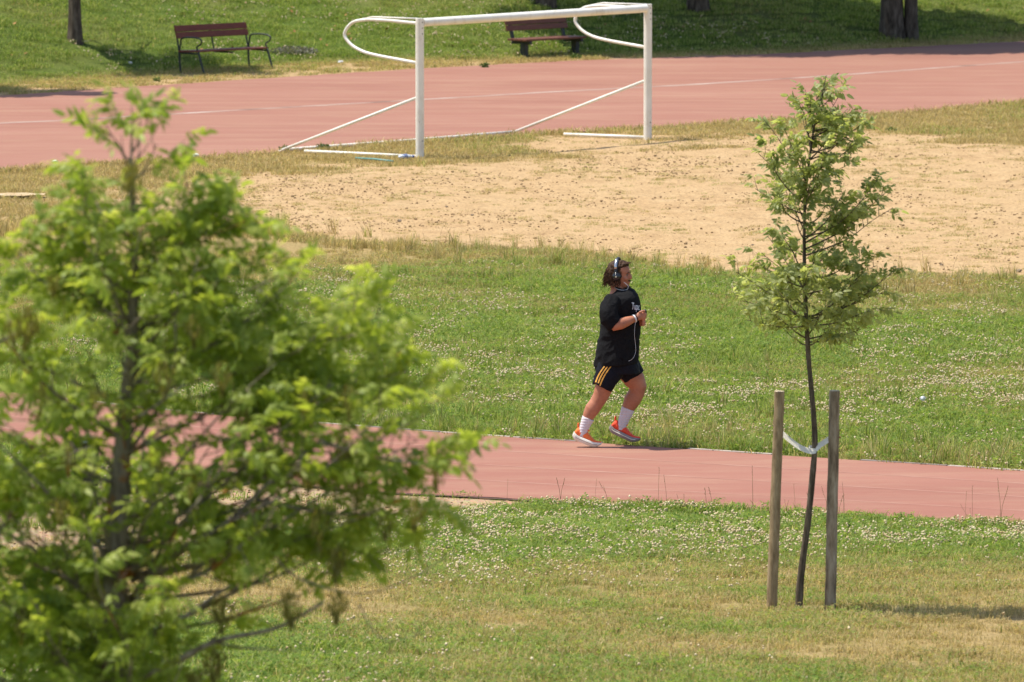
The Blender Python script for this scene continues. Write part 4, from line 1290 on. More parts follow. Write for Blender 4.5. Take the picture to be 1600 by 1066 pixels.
# low grey shrub and weeds on the verge, fallen leaves on the slope
def weed(px, py, r, h, n, mat, label, name='weed'):
    rr = random.Random(px); V = []; F = []; Rn = []
    for _ in range(n):
        a = rr.uniform(0, 6.283); q = r * math.sqrt(rr.random()); z = h * rr.random() * (1 - 0.5 * q / r)
        p = Vector((q * math.cos(a), q * math.sin(a) * 0.7, z)); m = len(V); e1 = Vector((rr.gauss(0, 1), rr.gauss(0, 1), rr.uniform(0.2, 1.4))).normalized() * rr.uniform(0.03, 0.06)
        e2 = e1.cross(Vector((rr.gauss(0, 1), rr.gauss(0, 1), 0.3))).normalized() * 0.012
        V += [p, p + e1 * .5 + e2, p + e1, p + e1 * .5 - e2]; F.append((m, m + 1, m + 2, m + 3)); Rn += [rr.random()] * 4
    o = link(name, arr_mesh(name, [tuple(q) for q in V], F, mat, Rn)); o.location = G(px, py); tag(o, label, 'plant')
M['grey_leaf'] = leafmat('grey green leaf', [(0.10, 0.10, 0.08), (0.17, 0.17, 0.12), (0.25, 0.22, 0.18)], 0.2)
M['weed_leaf'] = leafmat('weed leaf', [(0.04, 0.07, 0.02), (0.08, 0.13, 0.03), (0.14, 0.2, 0.05)], 0.3)
weed(458, 84, 0.42, 0.14, 900, M['grey_leaf'], 'low greyish shrub on the grass right of the empty bench', 'low_shrub')
weed(757, 106, 0.07, 0.09, 90, M['weed_leaf'], 'small dark weed at the track edge behind the goal')
weed(1392, 206, 0.07, 0.06, 80, M['weed_leaf'], 'small green weed in the dry grass right of the sapling top')
weed(900, 92, 0.09, 0.10, 90, M['weed_leaf'], 'pale weed tuft at the track edge under the shaded bench')
weed(245, 128, 0.06, 0.07, 60, M['weed_leaf'], 'small weed on the dirt strip below the bench')
weed(505, 234, 0.10, 0.10, 90, M['weed_leaf'], 'green weed between the rear bars of the goal')
weed(446, 236, 0.08, 0.08, 60, M['weed_leaf'], 'small weed at the rear left foot of the goal')
V = []; F = []
for _ in range(150):
    u = random.uniform(-50, 1650); v = random.uniform(-20, 92) - (u / 1600) * 25
    p = G(u, v)
    if p.y < float(B_HILL(p.x)): continue
    p.z += 0.05; a = random.uniform(0, 6.28); s = random.uniform(0.02, 0.042); n = len(V)
    e1 = Vector((math.cos(a), math.sin(a), random.uniform(-.2, .8))) * s; e2 = Vector((-math.sin(a), math.cos(a), random.uniform(0, .6))) * s * 0.7
    V += [p - e1, p - e2, p + e1, p + e2]; F.append((n, n + 1, n + 2, n + 3))
o = link('fallen_leaves', arr_mesh('fallen_leaves', [tuple(q) for q in V], F, M['dead_leaf']))
tag(o, 'brown fallen leaves sprinkled over the grass slope', 'leaves', kind='stuff')

# ------------------------------------------------------------------ the runner
SC = FPX / (G(965, 697).y * CT + CAM_H * ST)     # pixels per metre at the runner
RG = G(955, 698)
def Q(px, py, y=0.0): return Vector(((px - 955) / SC, y, (698 - py) / SC * 1.004))

class Sculpt:
    """closed lofts joined into one skin by a voxel remesh"""
    def __init__(self): self.mb = MB()
    def loft(self, secs, n=20, ex=2.0):
        """secs: (centre, in-plane radius, y radius) along a path; rings stand across the path"""
        P_ = [Vector(s[0]) for s in secs]; v = []; f = []
        for i, s in enumerate(secs):
            t = (P_[min(i + 1, len(P_) - 1)] - P_[max(i - 1, 0)]).normalized()
            e2 = Vector((0, 1, 0)); e2 = (e2 - t * t.y)
            if e2.length < 0.3: e2 = Vector((0, 0, 1)) - t * t.z
            e2.normalize(); e1 = t.cross(e2)
            for k in range(n):
                a = 6.28318 * k / n; c, d = math.cos(a), math.sin(a)
                c = math.copysign(abs(c) ** (2 / ex), c); d = math.copysign(abs(d) ** (2 / ex), d)
                v.append(P_[i] + e1 * (s[1] * c) + e2 * (s[2] * d))
        for i in range(len(secs) - 1):
            for k in range(n):
                a = i * n + k; b_ = i * n + (k + 1) % n; f.append((a, b_, b_ + n, a + n))
        f.append(tuple(reversed(range(n)))); f.append(tuple(range((len(secs) - 1) * n, len(secs) * n)))
        self.mb.add(v, f)
    def levels(self, rows, n=28, ex=2.2, tilt=0.0, m=None):
        """rows: (z, xback, xfront, half depth, y centre)"""
        v = []; f = []
        for r in rows:
            z, xb, xf, w_, yc = r
            cx, a_ = (xb + xf) / 2, (xf - xb) / 2
            for k in range(n):
                a = 6.28318 * k / n; c, d = math.cos(a), math.sin(a)
                c = math.copysign(abs(c) ** (2 / ex), c); d = math.copysign(abs(d) ** (2 / ex), d)
                p = Vector((cx + a_ * c, yc + w_ * d, z + tilt * a_ * c))
                v.append(m @ p if m else p)
        for i in range(len(rows) - 1):
            for k in range(n):
                a = i * n + k; b_ = i * n + (k + 1) % n; f.append((a, b_, b_ + n, a + n))
        f.append(tuple(reversed(range(n)))); f.append(tuple(range((len(rows) - 1) * n, len(rows) * n)))
        self.mb.add(v, f)
    def ball(self, c, r, m=None):
        bm = bmesh.new(); bmesh.ops.create_uvsphere(bm, u_segments=14, v_segments=10, radius=1)
        bm.verts.index_update()
        v = [Vector((q.co.x * r[0] + c[0], q.co.y * r[1] + c[1], q.co.z * r[2] + c[2])) for q in bm.verts]
        if m: v = [m @ q for q in v]
        self.mb.add(v, [[q.index for q in fc.verts] for fc in bm.faces]); bm.free()
    def build(self, name, mat, parent, voxel=0.006, it=3, disp=None):
        tmp = bpy.data.meshes.new(name); tmp.from_pydata([tuple(q) for q in self.mb.v], [], self.mb.f); tmp.update()
        bm = bmesh.new(); bm.from_mesh(tmp); bmesh.ops.recalc_face_normals(bm, faces=bm.faces); bm.to_mesh(tmp); bm.free()
        ob = bpy.data.objects.new(name, tmp); COL.objects.link(ob)
        rm = ob.modifiers.new('r', 'REMESH'); rm.mode = 'VOXEL'; rm.voxel_size = voxel; rm.adaptivity = 0
        if it: smo = ob.modifiers.new('s', 'SMOOTH'); smo.iterations = it; smo.factor = 0.5
        dg = bpy.context.evaluated_depsgraph_get(); dg.update()
        me = bpy.data.meshes.new_from_object(ob.evaluated_get(dg))
        bpy.data.objects.remove(ob)
        me.name = name
        if disp:
            for q in me.vertices: q.co += q.normal * disp(q.co)
        me.materials.clear(); me.materials.append(mat)
        me.polygons.foreach_set('use_smooth', [True] * len(me.polygons))
        return link(name, me, mat, parent)

def m_skin():
    m, nt, b = newmat('tanned skin', 0.5, 0.35)
    co = coord(nt)
    f = noise(nt, co, 9, 4); f2 = noise(nt, co, 60, 3)
    c = ramp(nt, f, [(0.3, (0.36, 0.135, 0.072)), (0.55, (0.44, 0.18, 0.10)), (0.75, (0.50, 0.215, 0.125))])
    c = mix(nt, 0.25, c, ramp(nt, f2, [(0.3, (0.34, 0.13, 0.08)), (0.7, (0.52, 0.24, 0.15))]))
    nt.links.new(c, b.inputs['Base Color'])
    b.inputs['Subsurface Weight'].default_value = 0.12
    b.inputs['Subsurface Radius'].default_value = (0.02, 0.008, 0.004)
    b.inputs['Subsurface Scale'].default_value = 0.3
    return m
M['skin'] = m_skin()
M['shirt'] = simple('black cotton', (0.006, 0.006, 0.007), (0.013, 0.013, 0.014), 60, 0.9, 0.12, bmp=0.2)
M['shorts'] = simple('navy black sports fabric', (0.005, 0.006, 0.010), (0.010, 0.011, 0.018), 60, 0.75, 0.15, bmp=0.2)
M['stripe'] = simple('yellow stripe', (0.62, 0.30, 0.045), (0.74, 0.40, 0.08), 40, 0.7)
M['sock'] = simple('white knitted sock', (0.60, 0.55, 0.58), (0.72, 0.67, 0.70), 90, 0.9, 0.1, (1, 1, 4), 0.3)
M['orange'] = simple('orange knit upper', (0.90, 0.15, 0.04), (0.95, 0.24, 0.07), 70, 0.7, 0.2, bmp=0.3)
M['coral'] = simple('coral upper', (0.84, 0.07, 0.035), (0.93, 0.12, 0.055), 70, 0.7, 0.2, bmp=0.3)
M['sole_light'] = simple('cream foam sole', (0.66, 0.62, 0.53), (0.80, 0.77, 0.68), 12, 0.7, 0.2)
M['sole_grey'] = simple('grey foam sole', (0.22, 0.18, 0.17), (0.34, 0.29, 0.27), 12, 0.7, 0.2)
M['hair'] = simple('wavy brown hair', (0.012, 0.006, 0.003), (0.09, 0.042, 0.018), 40, 0.6, 0.2, (1, 1, 1), 0.3)
M['print'] = simple('white shirt print', (0.55, 0.55, 0.57), (0.7, 0.7, 0.72), 50, 0.8)
M['silver'] = simple('brushed silver', (0.45, 0.45, 0.47), (0.6, 0.6, 0.62), 30, 0.25, 0.5, metal=0.9)
M['lip'] = simple('lip', (0.30, 0.085, 0.065), (0.36, 0.11, 0.08), 30, 0.5)
M['glass'] = simple('phone glass', (0.01, 0.012, 0.014), (0.02, 0.022, 0.026), 9, 0.12, 0.6)
M['cable'] = simple('white cable', (0.62, 0.62, 0.62), (0.72, 0.72, 0.72), 9, 0.5)

pr_ = empty('person', RG)
tag(pr_, 'runner in black shirt, shorts with yellow stripes, white socks and orange shoes, wearing headphones', 'person')

HM = Matrix.Translation(Q(967, 449) + Vector((0.0, 0, 0.0))) @ Matrix.Rotation(R(-14), 4, 'Z') @ Matrix.Rotation(R(2), 4, 'Y')   # head frame, origin under the chin line
S = Sculpt()
S.levels([(-0.004, 0.030, 0.070, 0.020, 0), (0.006, 0.0, 0.084, 0.034, 0), (0.022, -0.03, 0.091, 0.045, 0), (0.045, -0.055, 0.0925, 0.054, 0), (0.075, -0.085, 0.094, 0.064, 0), (0.10, -0.097, 0.093, 0.070, 0),
          (0.122, -0.10, 0.087, 0.074, 0), (0.148, -0.102, 0.096, 0.077, 0), (0.18, -0.10, 0.090, 0.075, 0), (0.208, -0.083, 0.070, 0.062, 0), (0.228, -0.05, 0.038, 0.038, 0), (0.236, -0.02, 0.01, 0.012, 0)], 32, 2.1, 0, HM)
S.loft([(HM @ Vector((0.088, 0, 0.138)), 0.008, 0.009), (HM @ Vector((0.099, 0, 0.118)), 0.012, 0.010), (HM @ Vector((0.107, 0, 0.098)), 0.014, 0.014), (HM @ Vector((0.106, 0, 0.086)), 0.012, 0.016), (HM @ Vector((0.095, 0, 0.080)), 0.008, 0.013)], 12)
S.ball((0.092, 0, 0.056), (0.013, 0.021, 0.0065), HM); S.ball((0.090, 0, 0.044), (0.0125, 0.019, 0.0075), HM)
S.ball((0.084, 0, 0.014), (0.016, 0.022, 0.014), HM)
for sg in (-1, 1):
    S.ball((0.078, sg * 0.030, 0.140), (0.018, 0.024, 0.006), HM)
    S.ball((0.068, sg * 0.040, 0.085), (0.022, 0.022, 0.022), HM)
    S.ball((-0.008, sg * 0.075, 0.105), (0.018, 0.010, 0.03), HM)
# neck and inner torso
S.loft([(HM @ Vector((-0.02, 0, 0.09)), 0.062, 0.058), (HM @ Vector((-0.022, 0, 0.03)), 0.062, 0.060), (Q(965, 453), 0.066, 0.066), (Q(964, 462), 0.075, 0.09)], 24)
S.levels([(Q(0, 462).z, -0.02, 0.12, 0.12, 0), (Q(0, 475).z, -0.045, 0.16, 0.18, 0), (Q(0, 500).z, -0.06, 0.17, 0.165, 0), (Q(0, 530).z, -0.09, 0.17, 0.155, 0), (Q(0, 560).z, -0.11, 0.17, 0.165, 0), (Q(0, 580).z, -0.10, 0.15, 0.165, 0)][::-1], 28, 2.2)
# legs
S.loft([(Q(955, 572, -0.09), 0.105, 0.09), (Q(949, 590, -0.10), 0.096, 0.088), (Q(943, 605, -0.10), 0.083, 0.080), (Q(938, 618, -0.10), 0.073, 0.068), (Q(932, 628, -0.10), 0.066, 0.062), (Q(925, 638, -0.10), 0.069, 0.062), (Q(920, 647, -0.10), 0.057, 0.054), (Q(916, 657, -0.10), 0.043, 0.042), (Q(912, 668, -0.10), 0.036, 0.038), (Q(908, 678, -0.10), 0.034, 0.036)], 24)
S.loft([(Q(972, 565, 0.09), 0.105, 0.09), (Q(983, 583, 0.09), 0.106, 0.09), (Q(992, 596, 0.09), 0.098, 0.082), (Q(997, 607, 0.09), 0.082, 0.070), (Q(994, 617, 0.09), 0.075, 0.064), (Q(988, 627, 0.09), 0.078, 0.066), (Q(983, 637, 0.09), 0.064, 0.058), (Q(978, 648, 0.09), 0.049, 0.046), (Q(973, 660, 0.09), 0.038, 0.039), (Q(969, 671, 0.09), 0.035, 0.036)], 24)
# arms
S.loft([(Q(958, 472, -0.17), 0.05, 0.05), (Q(952, 484, -0.235), 0.055, 0.05), (Q(953, 498, -0.26), 0.056, 0.052), (Q(960, 504, -0.26), 0.057, 0.052), (Q(969, 502, -0.25), 0.054, 0.048), (Q(979, 499, -0.225), 0.045, 0.042), (Q(987, 496, -0.20), 0.034, 0.034), (Q(992, 494.5, -0.185), 0.028, 0.033), (Q(997, 492, -0.175), 0.036, 0.024), (Q(1001, 490.5, -0.165), 0.036, 0.021), (Q(1004, 490, -0.155), 0.030, 0.018)], 20)
S.loft([(Q(966, 472, 0.15), 0.05, 0.05), (Q(968, 486, 0.21), 0.053, 0.05), (Q(974, 500, 0.20), 0.052, 0.050), (Q(985, 503, 0.10), 0.044, 0.042), (Q(994, 504, 0.0), 0.032, 0.032), (Q(998, 504, -0.05), 0.028, 0.030), (Q(1001, 503, -0.085), 0.034, 0.024), (Q(1004, 502, -0.11), 0.032, 0.021), (Q(1005, 500.5, -0.135), 0.024, 0.017)], 20)
def finger(pts, r=0.0092):
    S.loft([(p, r * (1 - 0.07 * i), r * (1 - 0.07 * i)) for i, p in enumerate(pts)], 10)
    S.ball(pts[-1], (r * 0.8,) * 3)
# near hand: four fingers curled round the phone, thumb on top
for i, (z, ln) in enumerate(((0.021, 0.95), (0.003, 1.0), (-0.014, 0.93), (-0.029, 0.78))):
    b0 = Q(1002, 491, -0.168) + Vector((0, 0, z))
    finger([b0, b0 + Vector((0.030 * ln, -0.002, 0.001)), b0 + Vector((0.043 * ln, 0.020, 0.0)), b0 + Vector((0.034 * ln, 0.040, 0.0)), b0 + Vector((0.018 * ln, 0.042, 0.0))], 0.0088)
b0 = Q(997, 489.5, -0.175); finger([b0, b0 + Vector((0.012, -0.012, 0.026)), b0 + Vector((0.034, -0.008, 0.036)), b0 + Vector((0.056, 0.004, 0.036))], 0.0105)
# far hand below
for i, (z, ln) in enumerate(((0.019, 0.95), (0.003, 1.0), (-0.013, 0.93), (-0.027, 0.78))):
    b0 = Q(1003, 502, -0.115) + Vector((0, 0, z))
    finger([b0, b0 + Vector((0.024 * ln, -0.016, 0.0)), b0 + Vector((0.022 * ln, -0.042, 0.002)), b0 + Vector((0.002 * ln, -0.050, 0.002))], 0.0086)
b0 = Q(999, 501, -0.10); finger([b0, b0 + Vector((0.006, -0.016, 0.024)), b0 + Vector((0.022, -0.034, 0.03))], 0.0102)
body = S.build('body', M['skin'], pr_, 0.0052, 2)

# eyes, brows, beard
for sg in (-1, 1):
    bm = bmesh.new(); bmesh.ops.create_uvsphere(bm, u_segments=12, v_segments=8, radius=0.0115)
    me = bpy.data.meshes.new('eye'); bm.to_mesh(me); bm.free()
    e = link('eye', me, simple('eye', (0.03, 0.018, 0.012), (0.25, 0.2, 0.17), 60, 0.2), pr_); e.location = HM @ Vector((0.0775, sg * 0.031, 0.123))
    mb = MB(); mb.tube([HM @ Vector((0.094, sg * 0.014, 0.139)), HM @ Vector((0.093, sg * 0.032, 0.145)), HM @ Vector((0.080, sg * 0.052, 0.139))], [0.0035, 0.0045, 0.0022], 6)
    mb.build('eyebrow', M['hair'], pr_)
    mb = MB(); mb.tube([HM @ Vector((0.089, sg * 0.020, 0.130)), HM @ Vector((0.0885, sg * 0.032, 0.1325)), HM @ Vector((0.078, sg * 0.045, 0.129))], [0.0022, 0.003, 0.002], 5)
    mb.build('eyelid', simple('eyelid', (0.13, 0.05, 0.03), (0.2, 0.08, 0.05), 30), pr_)
def hairs(name, n, src, ln, r, seed, mat):
    rr = random.Random(seed); mb = MB()
    for _ in range(n):
        p, d = src(rr); ph = rr.uniform(0, 6); L_ = ln * rr.uniform(0.6, 1.2); pts = []
        for k in range(6):
            t = k / 5
            pts.append(p + d * L_ * t + Vector((math.sin(ph + t * 9) * 0.013 * t, math.cos(ph * 1.3 + t * 8) * 0.012 * t, -0.4 * L_ * t * t)))
        mb.tube([HM @ q for q in pts], [r, r * 1.1, r, r * 0.8, r * 0.6, r * 0.25], 5)
    return mb.build(name, mat, pr_, smooth=True)
def beard_src(rr):
    a = rr.uniform(-1, 1)
    return Vector((0.090 - 0.008 * a * a, a * 0.022, rr.uniform(0.0, 0.024))), Vector((0.35, a * 0.2, -0.9))
hairs('beard', 130, beard_src, 0.024, 0.0028, 4, M['hair'])
def mous_src(rr):
    a = rr.uniform(-1, 1); return Vector((0.103 - 0.010 * a * a, a * 0.022, 0.068)), Vector((0.3, a * 0.5, -0.8))
hairs('moustache', 34, mous_src, 0.007, 0.0016, 5, M['hair'])
# hair: a shell plus locks
H = Sculpt()
H.levels([(0.010, -0.095, -0.035, 0.040, 0), (0.03, -0.108, -0.020, 0.062, 0), (0.06, -0.118, -0.010, 0.076, 0), (0.095, -0.121, 0.004, 0.086, 0), (0.13, -0.120, 0.020, 0.087, 0), (0.165, -0.118, 0.045, 0.086, 0), (0.192, -0.112, 0.080, 0.081, 0), (0.215, -0.098, 0.080, 0.072, 0), (0.235, -0.072, 0.062, 0.052, 0), (0.248, -0.035, 0.03, 0.026, 0)], 32, 2.1, 0, HM)
hd = H.build('hair', M['hair'], pr_, 0.006, 1, lambda c: 0.007 * mnoise.noise(c * 38) + 0.006 * mnoise.noise(c * 90))
def hair_src(rr):
    a = rr.uniform(math.pi * 0.36, math.pi * 1.64); z = rr.uniform(0.06, 0.225)
    k = math.sqrt(max(0.05, 1 - (max(0, z - 0.13) / 0.12) ** 2))
    p = Vector((-0.012 + 0.108 * k * math.cos(a), 0.085 * k * math.sin(a), z))
    return p, Vector((math.cos(a) * 0.35 - 0.15, math.sin(a) * 0.25, -0.85)).normalized()
hairs('hair_locks', 360, hair_src, 0.058, 0.0038, 9, M['hair'])
def fringe_src(rr):
    a = rr.uniform(-1.2, 1.2); return Vector((0.018 + 0.045 * math.cos(a), 0.07 * math.sin(a), 0.233 - 0.012 * abs(a))), Vector((0.75 * math.cos(a), 0.6 * math.sin(a), 0.22)).normalized()
hairs('fringe', 120, fringe_src, 0.032, 0.0036, 12, M['hair'])

# shirt
ST_ = Sculpt()
def lv(py, xb, xf, w_, yc=0): return (Q(0, py).z, Q(xb, 0).x, Q(xf, 0).x, w_, yc)
ST_.levels([lv(569, 928, 996, 0.222), lv(560, 928.5, 997, 0.220), lv(545, 931, 998, 0.212), lv(530, 934, 999, 0.205), lv(515, 936, 1000, 0.205), lv(500, 938, 1001, 0.208), lv(485, 940, 1001, 0.212), lv(474, 943, 999.5, 0.212), lv(465, 947, 997, 0.198), lv(458, 952, 993.5, 0.155), lv(454, 957, 990, 0.11), lv(451, 960, 987, 0.085)], 40, 2.35, 0.10)
ST_.loft([(Q(958, 465, -0.155), 0.075, 0.07), (Q(953, 474, -0.20), 0.086, 0.078), (Q(950, 485, -0.235), 0.090, 0.080), (Q(952, 495, -0.25), 0.090, 0.078), (Q(958, 502, -0.255), 0.086, 0.074), (Q(960.5, 504, -0.255), 0.083, 0.070)], 28)
ST_.loft([(Q(964, 465, 0.14), 0.075, 0.07), (Q(966, 476, 0.19), 0.085, 0.075), (Q(968, 488, 0.215), 0.088, 0.075), (Q(974, 498, 0.205), 0.085, 0.075)], 28)
def folds(c):
    a = mnoise.noise(Vector((c.x * 9 + c.z * 4, c.y * 7, c.z * 5 - c.x * 6))) * 0.012
    b__ = abs(mnoise.noise(Vector((c.x * 16 - c.z * 12, c.y * 6, c.z * 9 + c.x * 6 + 4)))) * 0.014
    arm = math.sin((c.x * 0.8 + c.z * 0.35) * 85) * 0.004 * (1 if c.y < -0.17 and c.z > 1.12 else 0.2)
    return a + 0.004 - b__ + arm
shirt = ST_.build('shirt', M['shirt'], pr_, 0.0075, 3, folds)
# collar
mb = MB(); ring = []
for k in range(25):
    a = 6.28318 * k / 24; ring.append(Q(970.5, 452.6) + Vector((0.079 * math.cos(a), 0.074 * math.sin(a), 0.008 - 0.022 * math.cos(a))))
mb.tube(ring, 0.008, 8, cap=False).build('collar', M['shirt'], pr_, smooth=True)

# shorts
SH = Sculpt()
SH.levels([lv(583, 930, 1000, 0.185), lv(573, 928.5, 999, 0.195), lv(562, 930, 997, 0.195), lv(550, 934, 995, 0.185)], 32, 2.3)
SH.loft([(Q(956, 570, -0.085), 0.14, 0.115), (Q(950, 583, -0.10), 0.122, 0.115), (Q(943.5, 597, -0.105), 0.104, 0.112), (Q(940.2, 602.5, -0.105), 0.100, 0.110)], 28, 2.2)
SH.loft([(Q(974, 566, 0.085), 0.14, 0.115), (Q(981, 577, 0.095), 0.124, 0.115), (Q(988, 586, 0.095), 0.111, 0.108), (Q(990.8, 590.5, 0.095), 0.108, 0.106)], 28, 2.2)
SH.levels([lv(600, 924.5, 931, 0.05, -0.08), lv(585, 927, 940, 0.06, -0.08)], 16, 2)
shorts = SH.build('shorts', M['shorts'], pr_, 0.0075, 2, lambda c: mnoise.noise(Vector((c.x * 12, c.y * 9, c.z * 7))) * 0.007 - abs(mnoise.noise(Vector((c.x * 20 + c.z * 14, c.y * 9, c.z * 6)))) * 0.006)

def project(src, pts, dirn, off=0.003):
    bm = bmesh.new(); bm.from_mesh(src.data); t = BVHTree.FromBMesh(bm); bm.free(); out = []
    for p in pts:
        h = t.ray_cast(p - dirn * 1.0, dirn)
        out.append(h[0] - dirn * off if h[0] is not None else None)
    return out
for k in range(3):
    top_ = (944.5 + k * 5.0, 567); bot = (927.8 + k * 3.6, 599.5 + k * 1.3)
    L0 = []; L1 = []
    for i in range(13):
        t_ = i / 12; bx = top_[0] + (bot[0] - top_[0]) * t_ - 2.6 * math.sin(t_ * 3.14); by = top_[1] + (bot[1] - top_[1]) * t_
        L0.append(Q(bx, by)); L1.append(Q(bx + 2.1, by + 0.3))
    A_ = project(shorts, L0, Vector((0, 1, 0))); B_ = project(shorts, L1, Vector((0, 1, 0)))
    ok = [i for i in range(13) if A_[i] is not None and B_[i] is not None and A_[i].y < 0 and B_[i].y < 0]
    mb = MB(); v = []
    for i in ok: v += [A_[i], B_[i]]
    mb.add(v, [(2 * i, 2 * i + 1, 2 * i + 3, 2 * i + 2) for i in range(len(ok) - 1)]).build('stripe', M['stripe'], pr_)

# print on the chest
tc = bpy.data.curves.new('print', 'FONT'); tc.body = 'Tupac'; tc.size = 0.15; tc.shear = 0.12; tc.offset = 0.0006; tc.space_character = 0.82; tc.extrude = 0
to = bpy.data.objects.new('print', tc); COL.objects.link(to)
dg = bpy.context.evaluated_depsgraph_get(); dg.update()
tm = bpy.data.meshes.new_from_object(to.evaluated_get(dg)); bpy.data.objects.remove(to)
bm = bmesh.new(); bm.from_mesh(tm); bmesh.ops.triangulate(bm, faces=bm.faces); bmesh.ops.subdivide_edges(bm, edges=bm.edges, cuts=1); 
wx = max(q.co.x for q in bm.verts)
dirn = Vector((-0.62, 0.78, 0)).normalized()       # onto the near front of the chest
base = Q(985.5, 480.5, -0.2)
pts_ = [base + Vector((0.78, 0.62, 0)) * (q.co.x * 0.118 / wx) + Vector((0, 0, q.co.y * 0.62 - 0.05 * q.co.x)) for q in bm.verts]
pj = project(shirt, pts_, dirn, 0.004)
for q, p in zip(bm.verts, pj):
    if p is not None: q.co = p
bmesh.ops.delete(bm, geom=[q for q, p in zip(list(bm.verts), pj) if p is None], context='VERTS')
bm.to_mesh(tm); bm.free(); tm.materials.clear()
link('chest_print', tm, M['print'], pr_)

# headphones
hp = empty('headphones', (0, 0, 0)); hp.parent = pr_
band = []
for k in range(17):
    a = math.pi * k / 16
    band.append(HM @ Vector((-0.012 - 0.008 * math.sin(a), 0.098 * math.cos(a), 0.115 + 0.152 * math.sin(a))))
mb = MB(); mb.tube(band, 0.016, 10, flat_=0.55).build('headband', M['black_plastic'], hp, smooth=True)
MB().tube(band[10:15], [0.0165, 0.0175, 0.0175, 0.0175, 0.0165], 10, flat_=0.66).build('headband_clip', M['silver'], hp, smooth=True)
for sg in (-1, 1):
    c0 = HM @ Vector((-0.006, sg * 0.086, 0.104)); ax = (HM.to_3x3() @ Vector((0, sg, 0))).normalized()
    MB().tube([c0 - ax * 0.010, c0 + ax * 0.006, c0 + ax * 0.010], [0.041, 0.042, 0.038], 20).build('ear_cushion', M['black_plastic'], hp, auto=50)
    MB().tube([c0 + ax * 0.010, c0 + ax * 0.024, c0 + ax * 0.030, c0 + ax * 0.031], [0.036, 0.034, 0.026, 0.001], 20).build('ear_cup', M['glass'], hp, auto=50)
    MB().tube([c0 + ax * 0.030, c0 + ax * 0.034], [0.010, 0.008], 12).build('emblem', M['silver'], hp)

# wrist things, cable
wr = Q(990, 495, -0.193)
fa = (Q(997, 492, -0.175) - Q(984, 497.5, -0.21)).normalized()
def cuff(name, c, ax, r, wd, mat, par):
    e = ax.cross(Vector((0, 1, 0))).normalized(); g_ = ax.cross(e); mb = MB(); v = []; f = []; n = 22
    for (o1, rr) in ((-wd / 2, r - 0.003), (-wd / 2, r + 0.002), (wd / 2, r + 0.002), (wd / 2, r - 0.003)):
        for k in range(n):
            a = 6.28318 * k / n; v.append(c + ax * o1 + e * rr * math.cos(a) + g_ * rr * 1.05 * math.sin(a))
    for i in range(4):
        for k in range(n):
            j = (i + 1) % 4; f.append((i * n + k, i * n + (k + 1) % n, j * n + (k + 1) % n, j * n + k))
    mb.add(v, f); return mb.build(name, mat, par, auto=50)
cuff('bracelet', wr, fa, 0.036, 0.013, M['cable'], pr_)
cuff('hair_tie', wr + fa * 0.018, fa, 0.033, 0.006, M['black_plastic'], pr_)
wf = empty('wristwatch', (0, 0, 0)); wf.parent = pr_
fb = (Q(1001, 503, -0.085) - Q(994, 504, 0.0)).normalized()
cuff('watch_strap', Q(996.5, 504, -0.03), fb, 0.034, 0.022, M['black_plastic'], wf)
MB().tube([Q(996.5, 504, -0.03) + Vector((0.030, -0.01, 0.0)), Q(996.5, 504, -0.03) + Vector((0.046, -0.015, 0.0))], 0.02, 16).build('watch_face', M['glass'], wf, auto=40)
cb = [Q(981, 446, -0.085), Q(982.5, 450, -0.09), Q(979, 453, -0.10), Q(973, 453.5, -0.115), Q(965, 451.5, -0.09), Q(959.5, 448.5, -0.05)]
MB().tube(smooth_path([Q(974, 440, -0.09), Q(978, 443, -0.092), Q(981, 447, -0.088), Q(979.5, 451, -0.09), Q(974, 452.5, -0.095), Q(966, 451.5, -0.09), Q(960, 449, -0.06)], 6), 0.0022, 6).build('cable', M['cable'], pr_, smooth=True)
cb = [Q(992.5, 500, -0.21), Q(991, 508, -0.225), Q(990.5, 520, -0.235), Q(992, 535, -0.225), Q(992.5, 545, -0.225), Q(990, 553, -0.235), Q(986, 558, -0.245), Q(981, 560.5, -0.24)]
MB().tube(smooth_path(cb, 6), 0.0013, 6).build('cable', M['cable'], pr_, smooth=True)

# socks
def sock(secs, name='sock'):
    s = Sculpt(); s.loft(secs, 24); return s.build(name, M['sock'], pr_, 0.005, 2, lambda c: 0.0012 * math.sin(c.z * 260))
sock([(Q(919, 651.5, -0.10), 0.058, 0.056), (Q(916.5, 657, -0.10), 0.054, 0.052), (Q(914, 663, -0.10), 0.047, 0.047), (Q(911, 671, -0.10), 0.043, 0.044), (Q(908.5, 680, -0.10), 0.040, 0.042)])
sock([(Q(981.8, 640, 0.09), 0.063, 0.060), (Q(979, 647, 0.09), 0.059, 0.056), (Q(975.5, 656, 0.09), 0.051, 0.050), (Q(972, 665, 0.09), 0.046, 0.046), (Q(969, 673, 0.09), 0.043, 0.043)])

